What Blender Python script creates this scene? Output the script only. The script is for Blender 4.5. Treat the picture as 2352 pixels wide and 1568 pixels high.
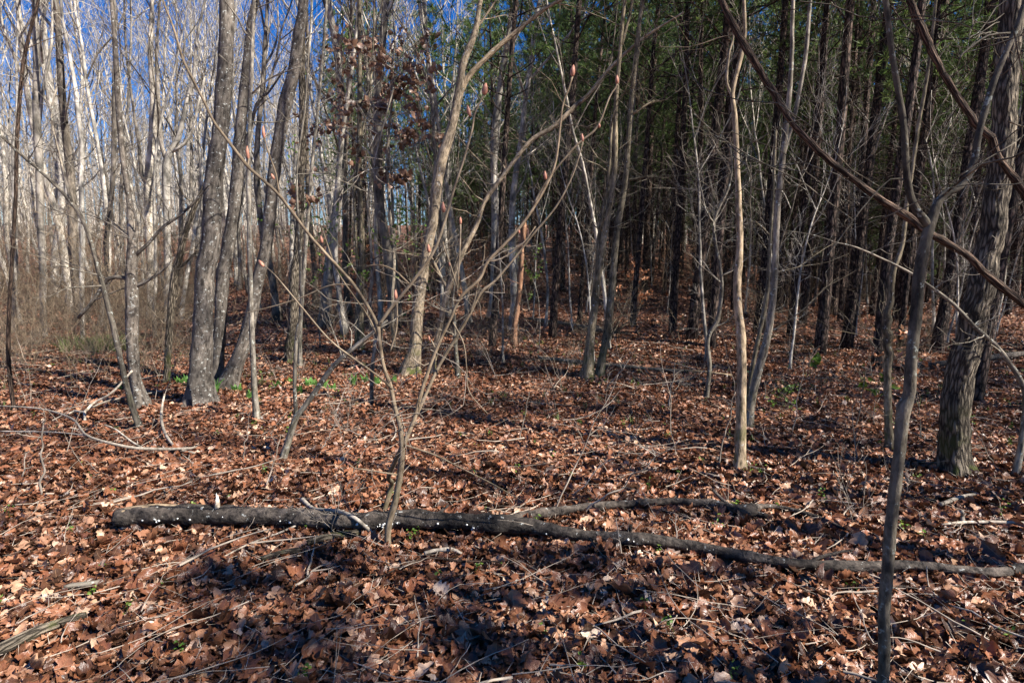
import bpy, math, random
import numpy as np
from mathutils import Vector

for o in list(bpy.data.objects):
    bpy.data.objects.remove(o)

# ---------------------------------------------------------------- camera
S = bpy.context.scene
COL = S.collection
W0, H0, F = 2352.0, 1568.0, 1372.0         # the photograph's pixel grid used for measuring
PITCH = math.radians(7.5)
CAMZ = 1.6
cam_d = bpy.data.cameras.new('camera')
cam_d.sensor_width = 36.0
cam_d.lens = 36.0 * F / W0
cam_d.clip_start = 0.05
cam_d.clip_end = 3000
cam = bpy.data.objects.new('camera', cam_d)
COL.objects.link(cam)
cam.location = (0, 0, CAMZ)
cam.rotation_euler = (math.radians(90) - PITCH, 0, 0)
S.camera = cam

# ---------------------------------------------------------------- light
SUN_DIR = np.array([0.90, -0.44, 0.0])
SUN_EL = math.radians(43)
SUN_DIR /= np.linalg.norm(SUN_DIR)
sv = np.array([SUN_DIR[0] * math.cos(SUN_EL), SUN_DIR[1] * math.cos(SUN_EL), math.sin(SUN_EL)])
world = bpy.data.worlds.new("World")
S.world = world
world.use_nodes = True
wn = world.node_tree
bg = wn.nodes['Background']
sky = wn.nodes.new('ShaderNodeTexSky')
sky.sky_type = 'NISHITA'
sky.sun_disc = False
sky.sun_elevation = SUN_EL
sky.sun_rotation = math.atan2(SUN_DIR[0], SUN_DIR[1])
sky.air_density = 1.0
sky.dust_density = 0.2
sky.ozone_density = 4.0
sky.altitude = 300
hs = wn.nodes.new('ShaderNodeHueSaturation')
hs.inputs['Saturation'].default_value = 1.4
hs.inputs['Hue'].default_value = 0.515
wn.links.new(sky.outputs[0], hs.inputs['Color'])
wn.links.new(hs.outputs[0], bg.inputs[0])
bg.inputs[1].default_value = 0.062
sun_d = bpy.data.lights.new('sun', 'SUN')
sun_d.energy = 5.0
sun_d.angle = math.radians(0.5)
sun_d.color = (1.0, 0.95, 0.88)
sun = bpy.data.objects.new('sun', sun_d)
COL.objects.link(sun)
sun.rotation_euler = Vector(sv).to_track_quat('Z', 'Y').to_euler()
sun.location = (20, -14, 25)
S.view_settings.view_transform = 'Standard'
S.view_settings.look = 'None'
S.view_settings.exposure = 1.35
S.view_settings.gamma = 1.0
S.view_settings.use_curve_mapping = False
S.cycles.max_bounces = 5
S.cycles.diffuse_bounces = 1
S.cycles.glossy_bounces = 2
S.cycles.transmission_bounces = 3
S.cycles.transparent_max_bounces = 4

R_ = np.random.default_rng(7)
rnd = random.Random(11)

# ---------------------------------------------------------------- terrain height
def smooth(a, b, t):
    t = np.clip((t - a) / (b - a), 0, 1)
    return t * t * (3 - 2 * t)

def gz(x, y):
    x = np.asarray(x, float); y = np.asarray(y, float)
    z = 0.035 * np.sin(x * 0.9 + 1.3) * np.sin(y * 0.8 + 0.4) + 0.03 * np.sin(x * 0.43 - y * 0.61 + 2)
    z = z + 0.12 * smooth(8, 14, y) * np.sin(x * 0.22 + 1) * np.sin(y * 0.19)
    a = x / np.maximum(y, 1.0)
    right = smooth(0.22, 0.55, a)
    rise = 1.3 * smooth(15, 38, y) + 3.2 * smooth(34, 75, y) + 7 * smooth(70, 170, y)
    drop = -1.3 * smooth(16, 45, y) + 2.5 * smooth(60, 170, y)
    return z + rise * (1 - right) + drop * right

def gz1(x, y):
    return float(gz(x, y))

# ---------------------------------------------------------------- photo point -> world
cp, sp = math.cos(PITCH), math.sin(PITCH)
def ray(px, py):
    u = (px - W0 / 2) / F; v = -(py - H0 / 2) / F
    return np.array([u, cp + v * sp, -sp + v * cp])     # y grows forward

def P(px, py, Y):
    d = ray(px, py)
    return np.array([0, 0, CAMZ]) + d * (Y / d[1])

def fwd(p):
    return p[1] * cp - (p[2] - CAMZ) * sp

def G(px, py, h=0.0):
    d = ray(px, py)
    t0, t1 = 0.5, 0.5
    for i in range(400):
        t1 = t0 * 1.03
        p = np.array([0, 0, CAMZ]) + d * t1
        if p[2] < gz1(p[0], p[1]) + h:
            break
        t0 = t1
    for i in range(25):
        tm = (t0 + t1) / 2
        p = np.array([0, 0, CAMZ]) + d * tm
        if p[2] < gz1(p[0], p[1]) + h: t1 = tm
        else: t0 = tm
    return np.array([0, 0, CAMZ]) + d * (t0 + t1) / 2

# ---------------------------------------------------------------- mesh helpers
class MB:
    """collects tubes / triangles and links them as one mesh object"""
    def __init__(s):
        s.v = []; s.f4 = []; s.f3 = []; s.n = 0; s.tc = []
    def tube(s, pts, rad, sides=6, lump=0.0, seed=0, cap=True, flare=0.0, ridge=0.0):
        pts = np.asarray(pts, float); rad = np.asarray(rad, float)
        n = len(pts)
        if n < 2: return
        t = np.gradient(pts, axis=0)
        t /= np.linalg.norm(t, axis=1, keepdims=True) + 1e-9
        ref = np.array([0.0, 1.0, 0.02]) if abs(t[:, 1]).mean() < 0.8 else np.array([1.0, 0, 0.02])
        a = np.cross(t, ref); a /= np.linalg.norm(a, axis=1, keepdims=True) + 1e-9
        b = np.cross(t, a)
        th = np.arange(sides) * 2 * math.pi / sides
        R = rad[:, None] * np.ones(sides)
        if lump > 0:
            r = np.random.default_rng(seed + 5)
            ph = r.uniform(0, 6.28, 6)
            L = np.concatenate([[0], np.cumsum(np.linalg.norm(np.diff(pts, axis=0), axis=1))])
            q = L / (np.mean(rad) * 2 + 1e-4)
            R = R * (1 + lump * (0.5 * np.sin(2 * th[None] + q[:, None] * .8 + ph[0]) + 0.35 * np.sin(3 * th[None] - q[:, None] * 1.3 + ph[1])
                                 + 0.4 * np.sin(q[:, None] * 2.1 + ph[2]) + 0.4 * np.sin(th[None] + q[:, None] * 3.7 + ph[3])
                                 + 0.25 * np.sin(5 * th[None] + q[:, None] * 5.1 + ph[4])))
        L = np.concatenate([[0], np.cumsum(np.linalg.norm(np.diff(pts, axis=0), axis=1))])
        if flare > 0:
            h = np.maximum(L - 0.12, 0)[:, None]
            R = R * (1 + flare * np.exp(-h / (rad[0] * 1.1 + .03)) * (0.55 + 0.45 * np.cos(3 * th[None] + seed) + 0.25 * np.cos(5 * th[None] + seed * 2.3)))
        if ridge > 0:
            q = L[:, None] / (rad.mean() * 2)
            ph2 = 1.3 * np.sin(q * 1.7 + th[None] * 2 + seed) + .9 * np.sin(q * 4.1 - th[None] * 3)
            k = max(5, int(sides / 5))
            R = R * (1 + ridge * (np.abs(np.sin(th[None] * k / 2 + ph2)) - .5) * (.6 + .4 * np.sin(q * 6 + th[None] * 5 + ph2)))
        s.tc.append((s.n, np.stack([rad[:, None] * np.cos(th)[None] , rad[:, None] * np.sin(th)[None], np.broadcast_to(L[:, None], R.shape) + seed * 3.7], -1).reshape(-1, 3)))
        V = pts[:, None, :] + R[..., None] * (np.cos(th)[None, :, None] * a[:, None, :] + np.sin(th)[None, :, None] * b[:, None, :])
        base = s.n
        s.v.append(V.reshape(-1, 3))
        i = np.arange(n - 1)[:, None] * sides; j = np.arange(sides)[None]; k = (np.arange(sides) + 1) % sides
        f = np.stack([i + j, i + k[None], i + sides + k[None], i + sides + j], -1).reshape(-1, 4) + base
        s.f4.append(f); s.n += n * sides
        if cap and sides > 3:
            for e, ring in ((0, 0), (n - 1, (n - 1) * sides)):
                s.v.append(pts[e][None]); c = s.n; s.n += 1
                rr = base + ring + np.arange(sides)
                s.f3.append(np.stack([rr, np.roll(rr, -1) if e else np.roll(rr, 1), np.full(sides, c)], -1))
    def tris(s, V, Fc):
        s.v.append(np.asarray(V, float)); s.f3.append(np.asarray(Fc) + s.n); s.n += len(V)
    def quads(s, V, Fc):
        s.v.append(np.asarray(V, float)); s.f4.append(np.asarray(Fc) + s.n); s.n += len(V)
    def box(s, lo, hi):
        x0, y0, z0 = lo; x1, y1, z1 = hi
        V = [(x0, y0, z0), (x1, y0, z0), (x1, y1, z0), (x0, y1, z0), (x0, y0, z1), (x1, y0, z1), (x1, y1, z1), (x0, y1, z1)]
        s.quads(V, [(0, 3, 2, 1), (4, 5, 6, 7), (0, 1, 5, 4), (1, 2, 6, 5), (2, 3, 7, 6), (3, 0, 4, 7)])
    def mesh(s, name, mat, smooth_=True, origin=(0, 0, 0), attrs=None):
        V = np.concatenate(s.v) - np.asarray(origin, float)
        f4 = np.concatenate(s.f4) if s.f4 else np.zeros((0, 4), int)
        f3 = np.concatenate(s.f3) if s.f3 else np.zeros((0, 3), int)
        me = bpy.data.meshes.new(name)
        me.vertices.add(len(V)); me.vertices.foreach_set('co', V.astype(np.float32).ravel())
        nl = f4.size + f3.size
        me.loops.add(nl); me.loops.foreach_set('vertex_index', np.concatenate([f4.ravel(), f3.ravel()]).astype(np.int32))
        me.polygons.add(len(f4) + len(f3))
        st = np.concatenate([np.arange(len(f4)) * 4, f4.size + np.arange(len(f3)) * 3]).astype(np.int32)
        me.polygons.foreach_set('loop_start', st)
        me.polygons.foreach_set('use_smooth', np.full(len(f4) + len(f3), smooth_, bool))
        me.update(calc_edges=True)
        if attrs:
            for k, a in attrs.items():
                at = me.attributes.new(k, 'FLOAT', 'POINT'); at.data.foreach_set('value', np.asarray(a, np.float32))
        if s.tc:
            T_ = np.zeros((len(V), 3), np.float32)
            for k, a in s.tc: T_[k:k + len(a)] = a
            at = me.attributes.new('tc', 'FLOAT_VECTOR', 'POINT'); at.data.foreach_set('vector', T_.ravel())
        me.materials.append(mat)
        return me
    def obj(s, name, mat, parent=None, origin=(0, 0, 0), smooth_=True, attrs=None):
        o = bpy.data.objects.new(name, s.mesh(name, mat, smooth_, origin, attrs))
        COL.objects.link(o)
        if parent is not None: o.parent = parent
        else: o.location = origin
        return o

def tag(o, label, cat, group=None, kind=None):
    if label: o['label'] = label
    if cat: o['category'] = cat
    if group: o['group'] = group
    if kind: o['kind'] = kind
    return o

def empty(name, loc, label, cat, group=None):
    o = bpy.data.objects.new(name, None); COL.objects.link(o); o.location = loc
    o.empty_display_size = 0.2
    return tag(o, label, cat, group)

def spline(pts, rad, step=None, nper=6):
    """Catmull-Rom through points with radii"""
    pts = np.asarray(pts, float); rad = np.asarray(rad, float)
    if len(pts) < 3:
        t = np.linspace(0, 1, nper + 1)[:, None]
        return pts[0] * (1 - t) + pts[-1] * t, rad[0] * (1 - t[:, 0]) + rad[-1] * t[:, 0]
    q = np.concatenate([[2 * pts[0] - pts[1]], pts, [2 * pts[-1] - pts[-2]]])
    rq = np.concatenate([[rad[0]], rad, [rad[-1]]])
    out = []; ro = []
    for i in range(1, len(q) - 2):
        n = nper if step is None else max(2, int(np.linalg.norm(q[i + 1] - q[i]) / step))
        n = min(n, 60)
        for t in np.arange(n) / n:
            a, b, c, d = q[i - 1], q[i], q[i + 1], q[i + 2]
            out.append(0.5 * ((2 * b) + (-a + c) * t + (2 * a - 5 * b + 4 * c - d) * t * t + (-a + 3 * b - 3 * c + d) * t ** 3))
            ro.append(rq[i] * (1 - t) + rq[i + 1] * t)
    out.append(q[-2]); ro.append(rq[-2])
    return np.array(out), np.array(ro)

# ---------------------------------------------------------------- materials
def mat(name):
    m = bpy.data.materials.new(name); m.use_nodes = True
    nt = m.node_tree
    return m, nt, nt.nodes['Principled BSDF']

def N(nt, t, **kw):
    n = nt.nodes.new(t)
    for k, v in kw.items():
        if k in n.inputs: n.inputs[k].default_value = v
        else: setattr(n, k, v)
    return n

def ramp(nt, src, stops, interp='LINEAR'):
    r = nt.nodes.new('ShaderNodeValToRGB'); r.color_ramp.interpolation = interp
    e = r.color_ramp.elements
    while len(e) < len(stops): e.new(0.5)
    for i, (p, c) in enumerate(stops):
        e[i].position = p; e[i].color = (*c, 1)
    nt.links.new(src, r.inputs[0])
    return r

def mix(nt, fac, a, b, mode='MIX'):
    m = nt.nodes.new('ShaderNodeMix'); m.data_type = 'RGBA'; m.blend_type = mode
    for s, v in ((0, fac), (6, a), (7, b)):
        if isinstance(v, (int, float)): m.inputs[s].default_value = v
        elif isinstance(v, tuple): m.inputs[s].default_value = (*v, 1)
        else: nt.links.new(v, m.inputs[s])
    return m.outputs[2]

def bark(name, dark, light, sx=22, sz=4, bump=0.5, dist=0.01, spots=0.0, spot_col=(0.5, 0.5, 0.46), moss=0.0, ridged=False, rough=0.9, patch=0.35, lo=(0.72, 0.70, 0.66)):
    m, nt, b = mat(name)
    tc = N(nt, 'ShaderNodeTexCoord')
    oi = N(nt, 'ShaderNodeObjectInfo')
    mp = N(nt, 'ShaderNodeMapping'); mp.inputs['Scale'].default_value = (sx, sx, sz)
    ta = N(nt, 'ShaderNodeAttribute'); ta.attribute_name = 'tc'
    orn = N(nt, 'ShaderNodeMath'); orn.operation = 'MULTIPLY'; orn.inputs[1].default_value = 50; nt.links.new(oi.outputs['Random'], orn.inputs[0])
    tv = N(nt, 'ShaderNodeVectorMath'); tv.operation = 'ADD'; nt.links.new(ta.outputs['Vector'], tv.inputs[0]); nt.links.new(orn.outputs[0], tv.inputs[1])
    TV = tv.outputs[0]
    nt.links.new(TV, mp.inputs[0])
    n1 = N(nt, 'ShaderNodeTexNoise', Scale=1.0, Detail=7.0, Roughness=0.65)
    nt.links.new(mp.outputs[0], n1.inputs[0])
    src = n1.outputs[0]
    if ridged:
        vo = N(nt, 'ShaderNodeTexVoronoi', Scale=1.1); vo.feature = 'DISTANCE_TO_EDGE'
        mx = N(nt, 'ShaderNodeVectorMath'); mx.operation = 'ADD'
        sc = N(nt, 'ShaderNodeVectorMath'); sc.operation = 'SCALE'; sc.inputs['Scale'].default_value = 1.2
        nt.links.new(n1.outputs[1], sc.inputs[0]); nt.links.new(mp.outputs[0], mx.inputs[0]); nt.links.new(sc.outputs[0], mx.inputs[1])
        nt.links.new(mx.outputs[0], vo.inputs[0])
        ms = N(nt, 'ShaderNodeMath'); ms.operation = 'MULTIPLY'; ms.inputs[1].default_value = 2.2; ms.use_clamp = True
        nt.links.new(vo.outputs[0], ms.inputs[0])
        mm = N(nt, 'ShaderNodeMath'); mm.operation = 'MULTIPLY'
        m2 = N(nt, 'ShaderNodeMath'); m2.operation = 'ADD'; m2.inputs[1].default_value = 0.35
        nt.links.new(n1.outputs[0], m2.inputs[0])
        nt.links.new(ms.outputs[0], mm.inputs[0]); nt.links.new(m2.outputs[0], mm.inputs[1])
        src = mm.outputs[0]
    c = ramp(nt, src, [(0.36 if not ridged else 0.08, dark), (0.64, light)]).outputs[0]
    # broad light/dark patches, each tree a bit different
    n2 = N(nt, 'ShaderNodeTexNoise', Scale=2.3, Detail=3.0)
    nt.links.new(TV, n2.inputs[0])
    c2 = ramp(nt, n2.outputs[0], [(0.35, (1 - patch,) * 3), (0.65, (1 + patch * .6, 1 + patch * .55, 1 + patch * .5))]).outputs[0]
    c = mix(nt, 1.0, c, c2, 'MULTIPLY')
    orr = ramp(nt, oi.outputs['Random'], [(0, lo), (0.5, (1, 1, 1)), (1, (1.15, 1.1, 1.02))]).outputs[0]
    c = mix(nt, 1.0, c, orr, 'MULTIPLY')
    if spots > 0:
        n3 = N(nt, 'ShaderNodeTexNoise', Scale=30.0, Detail=5.0, Roughness=0.7)
        nt.links.new(TV, n3.inputs[0])
        r3 = ramp(nt, n3.outputs[0], [(0.66 - spots * .12, (0, 0, 0)), (0.70 - spots * .12, (1, 1, 1))]).outputs[0]
        c = mix(nt, r3, c, spot_col)
    if moss > 0:
        g = N(nt, 'ShaderNodeSeparateXYZ'); nt.links.new(tc.outputs['Object'], g.inputs[0])
        mr = N(nt, 'ShaderNodeMapRange'); mr.inputs[1].default_value = 0.05; mr.inputs[2].default_value = 0.6; mr.inputs[3].default_value = 1; mr.inputs[4].default_value = 0
        nt.links.new(g.outputs[2], mr.inputs[0])
        n4 = N(nt, 'ShaderNodeTexNoise', Scale=7.0, Detail=5.0)
        nt.links.new(tc.outputs['Object'], n4.inputs[0])
        r4 = ramp(nt, n4.outputs[0], [(0.48, (0, 0, 0)), (0.56, (1, 1, 1))]).outputs[0]
        mq = N(nt, 'ShaderNodeMath'); mq.operation = 'MULTIPLY'; nt.links.new(mr.outputs[0], mq.inputs[0]); nt.links.new(r4, mq.inputs[1])
        mr2 = N(nt, 'ShaderNodeMath'); mr2.operation = 'MULTIPLY'; mr2.inputs[1].default_value = moss; nt.links.new(mq.outputs[0], mr2.inputs[0])
        c = mix(nt, mr2.outputs[0], c, (0.075, 0.085, 0.02))
    nt.links.new(c, b.inputs['Base Color'])
    b.inputs['Roughness'].default_value = rough
    b.inputs['Specular IOR Level'].default_value = 0.25
    bp = N(nt, 'ShaderNodeBump', Strength=bump, Distance=dist)
    nt.links.new(src, bp.inputs['Height']); nt.links.new(bp.outputs[0], b.inputs['Normal'])
    return m

M = {}
M['maple'] = bark('bark_spotted', (0.035, 0.029, 0.024), (0.22, 0.19, 0.16), sx=34, sz=12, bump=0.6, dist=0.008, spots=0.55, spot_col=(0.40, 0.40, 0.36), moss=0.0)
M['grey'] = bark('bark_grey', (0.06, 0.05, 0.04), (0.34, 0.30, 0.24), sx=38, sz=11, bump=0.7, dist=0.008, patch=0.5, spots=0.5, spot_col=(0.42, 0.43, 0.37), moss=0.3)
M['mossy'] = bark('bark_mossy', (0.09, 0.07, 0.045), (0.46, 0.36, 0.25), sx=45, sz=14, bump=0.7, dist=0.01, spots=0.3, moss=1.0)
M['olive'] = bark('bark_olive', (0.045, 0.038, 0.024), (0.30, 0.25, 0.17), sx=42, sz=12, bump=0.8, dist=0.008, patch=0.5, spots=0.3, moss=0.8)
M['furrow'] = bark('bark_furrowed', (0.035, 0.028, 0.02), (0.33, 0.275, 0.205), sx=40, sz=7, bump=1.0, dist=0.02, moss=0.9, ridged=True)
M['vine'] = bark('bark_vine', (0.02, 0.013, 0.009), (0.21, 0.14, 0.10), sx=90, sz=7, bump=1.0, dist=0.01, ridged=True)
M['pine'] = bark('bark_pine', (0.014, 0.010, 0.008), (0.17, 0.12, 0.095), sx=16, sz=5, bump=1.0, dist=0.02, ridged=True)
M['twig'] = bark('bark_twig', (0.16, 0.13, 0.10), (0.42, 0.36, 0.30), sx=20, sz=6, bump=0.2, dist=0.003)
M['shade'] = bark('bark_smooth_shaded', (0.035, 0.03, 0.022), (0.19, 0.165, 0.125), sx=40, sz=16, bump=0.9, dist=0.008, patch=.6, spots=0.5, spot_col=(0.25, 0.26, 0.22))  # grey bark with the foreground trunk's shade put into its darker colours
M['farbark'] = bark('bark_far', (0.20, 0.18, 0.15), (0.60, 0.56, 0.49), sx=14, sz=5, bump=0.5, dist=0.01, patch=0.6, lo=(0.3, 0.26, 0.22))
M['brush'] = bark('bark_brush', (0.10, 0.075, 0.05), (0.36, 0.28, 0.19), sx=10, sz=4, bump=0.2, lo=(0.5, 0.45, 0.4))
M['snag'] = bark('bare_wood', (0.16, 0.07, 0.035), (0.50, 0.29, 0.18), sx=50, sz=5, bump=0.8, dist=0.01)
M['log'] = bark('bark_log', (0.012, 0.010, 0.009), (0.13, 0.108, 0.09), sx=24, sz=24, bump=1.0, dist=0.02, spots=0.3, spot_col=(0.42, 0.42, 0.38), patch=0.6)
M['palewood'] = bark('pale_wood', (0.20, 0.17, 0.13), (0.55, 0.48, 0.40), sx=30, sz=30, bump=0.4, dist=0.004)
M['magnolia'] = bark('bark_sapling', (0.13, 0.095, 0.06), (0.33, 0.26, 0.185), sx=60, sz=20, bump=0.3, dist=0.003, moss=0.4)
M['decay'] = bark('decayed_wood', (0.13, 0.095, 0.055), (0.40, 0.30, 0.19), sx=20, sz=20, bump=0.6, dist=0.01)

def flat(name, col, rough=0.7, trans=0.0, noise=0.25, spec=0.3):
    m, nt, b = mat(name)
    tc = N(nt, 'ShaderNodeTexCoord'); n = N(nt, 'ShaderNodeTexNoise', Scale=30.0, Detail=3.0)
    nt.links.new(tc.outputs['Object'], n.inputs[0])
    c = ramp(nt, n.outputs[0], [(0.3, tuple(x * (1 - noise) for x in col)), (0.7, tuple(x * (1 + noise) for x in col))]).outputs[0]
    nt.links.new(c, b.inputs['Base Color'])
    b.inputs['Roughness'].default_value = rough
    b.inputs['Specular IOR Level'].default_value = spec
    if trans > 0:
        t = N(nt, 'ShaderNodeBsdfTranslucent'); nt.links.new(c, t.inputs[0])
        mx = N(nt, 'ShaderNodeMixShader'); mx.inputs[0].default_value = trans
        out = nt.nodes['Material Output']
        nt.links.new(b.outputs[0], mx.inputs[1]); nt.links.new(t.outputs[0], mx.inputs[2]); nt.links.new(mx.outputs[0], out.inputs[0])
    return m

M['bud'] = flat('bud_scale', (0.38, 0.17, 0.11), 0.5, noise=0.4)
M['green'] = flat('green_leaf', (0.10, 0.22, 0.03), 0.5, 0.35)
M['iris'] = flat('iris_blade', (0.13, 0.27, 0.06), 0.5, 0.3)
M['grass'] = flat('grass_blade', (0.15, 0.18, 0.06), 0.6, 0.3, noise=0.6)
M['fungus'] = flat('white_fungus', (0.75, 0.74, 0.68), 0.8)
M['paint'] = flat('white_paint', (0.75, 0.75, 0.74), 0.6, noise=0.05)
M['glass'] = flat('dark_pane', (0.05, 0.06, 0.07), 0.1, noise=0.05, spec=0.6)
M['shingle'] = flat('roof_shingle', (0.10, 0.09, 0.085), 0.9)
M['metal'] = flat('rusty_metal', (0.22, 0.06, 0.03), 0.8, noise=0.5)

# pine needles: colour varies per tree and per tuft
def needle_mat():
    m, nt, b = mat('pine_needles')
    at = N(nt, 'ShaderNodeAttribute'); at.attribute_name = 'rnd'
    c = ramp(nt, at.outputs['Fac'], [(0.0, (0.045, 0.09, 0.025)), (0.5, (0.12, 0.19, 0.05)), (1.0, (0.25, 0.31, 0.09))]).outputs[0]
    nt.links.new(c, b.inputs['Base Color']); b.inputs['Roughness'].default_value = 0.55
    t = N(nt, 'ShaderNodeBsdfTranslucent'); nt.links.new(c, t.inputs[0])
    mx = N(nt, 'ShaderNodeMixShader'); mx.inputs[0].default_value = 0.45
    out = nt.nodes['Material Output']
    nt.links.new(b.outputs[0], mx.inputs[1]); nt.links.new(t.outputs[0], mx.inputs[2]); nt.links.new(mx.outputs[0], out.inputs[0])
    return m
M['needle'] = needle_mat()

def leaf_mat(name, stops, trans=0.10, rough=0.36):
    m, nt, b = mat(name)
    at = N(nt, 'ShaderNodeAttribute'); at.attribute_name = 'rnd'
    au = N(nt, 'ShaderNodeAttribute'); au.attribute_name = 'lu'
    av = N(nt, 'ShaderNodeAttribute'); av.attribute_name = 'lv'
    c = ramp(nt, at.outputs['Fac'], stops).outputs[0]
    tc = N(nt, 'ShaderNodeTexCoord'); n = N(nt, 'ShaderNodeTexNoise', Scale=38.0, Detail=5.0, Roughness=0.6)
    nt.links.new(tc.outputs['Object'], n.inputs[0])
    c2 = ramp(nt, n.outputs[0], [(0.3, (0.62, 0.58, 0.56)), (0.5, (1, 1, 1)), (0.72, (1.18, 1.16, 1.12))]).outputs[0]
    c = mix(nt, 1.0, c, c2, 'MULTIPLY')
    # side veins: sin( 34*(v - 0.35|u|) )
    ab = N(nt, 'ShaderNodeMath'); ab.operation = 'ABSOLUTE'; nt.links.new(au.outputs['Fac'], ab.inputs[0])
    m1 = N(nt, 'ShaderNodeMath'); m1.operation = 'MULTIPLY_ADD'; m1.inputs[1].default_value = -0.22
    nt.links.new(ab.outputs[0], m1.inputs[0]); nt.links.new(av.outputs['Fac'], m1.inputs[2])
    m2 = N(nt, 'ShaderNodeMath'); m2.operation = 'MULTIPLY'; m2.inputs[1].default_value = 62; nt.links.new(m1.outputs[0], m2.inputs[0])
    m3 = N(nt, 'ShaderNodeMath'); m3.operation = 'SINE'; nt.links.new(m2.outputs[0], m3.inputs[0])
    mid = N(nt, 'ShaderNodeMath'); mid.operation = 'LESS_THAN'; mid.inputs[1].default_value = 0.05; nt.links.new(ab.outputs[0], mid.inputs[0])
    c = mix(nt, mid.outputs[0], c, mix(nt, 0.5, c, (0.30, 0.17, 0.09)))
    nt.links.new(c, b.inputs['Base Color'])
    b.inputs['Roughness'].default_value = rough
    b.inputs['Specular IOR Level'].default_value = 0.4
    bp = N(nt, 'ShaderNodeBump', Strength=0.12, Distance=0.003)
    nt.links.new(m3.outputs[0], bp.inputs['Height'])
    bp2 = N(nt, 'ShaderNodeBump', Strength=0.4, Distance=0.008)
    nt.links.new(n.outputs[0], bp2.inputs['Height']); nt.links.new(bp.outputs[0], bp2.inputs['Normal'])
    nt.links.new(bp2.outputs[0], b.inputs['Normal'])
    t = N(nt, 'ShaderNodeBsdfTranslucent'); nt.links.new(c, t.inputs[0])
    mx = N(nt, 'ShaderNodeMixShader'); mx.inputs[0].default_value = trans
    out = nt.nodes['Material Output']
    nt.links.new(b.outputs[0], mx.inputs[1]); nt.links.new(t.outputs[0], mx.inputs[2]); nt.links.new(mx.outputs[0], out.inputs[0])
    return m
M['litter'] = leaf_mat('dead_leaf', [(0.0, (0.05, 0.027, 0.017)), (0.2, (0.11, 0.048, 0.026)), (0.42, (0.23, 0.088, 0.042)), (0.62, (0.32, 0.15, 0.082)), (0.8, (0.46, 0.27, 0.165)), (1.0, (0.66, 0.50, 0.37))])
M['copper'] = leaf_mat('copper_leaf', [(0.0, (0.26, 0.09, 0.04)), (0.5, (0.42, 0.18, 0.085)), (1.0, (0.60, 0.33, 0.19))], trans=0.25)
M['brownleaf'] = leaf_mat('brown_hanging_leaf', [(0.0, (0.10, 0.055, 0.035)), (0.5, (0.20, 0.11, 0.07)), (1.0, (0.34, 0.21, 0.15))], trans=0.2)
M['freshleaf'] = leaf_mat('fresh_leaf', [(0.0, (0.07, 0.16, 0.02)), (0.5, (0.13, 0.25, 0.035)), (1.0, (0.26, 0.36, 0.07))], trans=0.35)

def ground_mat():
    m, nt, b = mat('leafy_soil')
    tc = N(nt, 'ShaderNodeTexCoord')
    v = N(nt, 'ShaderNodeTexVoronoi', Scale=9.0); nt.links.new(tc.outputs['Object'], v.inputs[0])
    sx = N(nt, 'ShaderNodeSeparateColor'); nt.links.new(v.outputs['Color'], sx.inputs[0])
    c = ramp(nt, sx.outputs[0], [(0.0, (0.05, 0.022, 0.012)), (0.3, (0.14, 0.055, 0.028)), (0.6, (0.24, 0.10, 0.05)), (0.9, (0.38, 0.2, 0.12))]).outputs[0]
    n = N(nt, 'ShaderNodeTexNoise', Scale=1.3, Detail=6.0); nt.links.new(tc.outputs['Object'], n.inputs[0])
    c2 = ramp(nt, n.outputs[0], [(0.35, (0.55, 0.5, 0.5)), (0.65, (1.1, 1.05, 1.0))]).outputs[0]
    c = mix(nt, 1.0, c, c2, 'MULTIPLY')
    nt.links.new(c, b.inputs['Base Color']); b.inputs['Roughness'].default_value = 0.9
    bp = N(nt, 'ShaderNodeBump', Strength=1.0, Distance=0.05); nt.links.new(v.outputs['Distance'], bp.inputs['Height'])
    nt.links.new(bp.outputs[0], b.inputs['Normal'])
    return m
M['ground'] = ground_mat()

def brick_mat():
    m, nt, b = mat('brick_wall')
    tc = N(nt, 'ShaderNodeTexCoord'); mp = N(nt, 'ShaderNodeMapping'); mp.inputs['Rotation'].default_value = (math.radians(90), 0, 0)
    br = N(nt, 'ShaderNodeTexBrick', Scale=3.0); br.inputs['Color1'].default_value = (0.33, 0.11, 0.07, 1); br.inputs['Color2'].default_value = (0.24, 0.08, 0.05, 1); br.inputs['Mortar'].default_value = (0.4, 0.36, 0.32, 1)
    nt.links.new(tc.outputs['Object'], mp.inputs[0]); nt.links.new(mp.outputs[0], br.inputs[0]); nt.links.new(br.outputs[0], b.inputs['Base Color'])
    b.inputs['Roughness'].default_value = 0.9
    return m
M['brick'] = brick_mat()

# ---------------------------------------------------------------- ground sheet
def axis(lo, hi, n, k):
    t = np.linspace(-1, 1, n)
    a = np.sinh(t * k) / math.sinh(k)
    return np.where(a < 0, -a * lo, a * hi)
gx = axis(-600, 600, 261, 4.2); gy = axis(-300, 900, 261, 4.2)
XX, YY = np.meshgrid(gx, gy)
ZZ = gz(XX, YY)
mb = MB()
nx, ny = len(gx), len(gy)
ii = (np.arange(ny - 1)[:, None] * nx + np.arange(nx - 1)[None]).ravel()
mb.quads(np.stack([XX, YY, ZZ], -1).reshape(-1, 3), np.stack([ii, ii + 1, ii + nx + 1, ii + nx], -1))
tag(mb.obj('ground', M['ground']), 'forest floor of brown leafy soil rising gently towards the back', 'ground', kind='structure')

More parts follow.
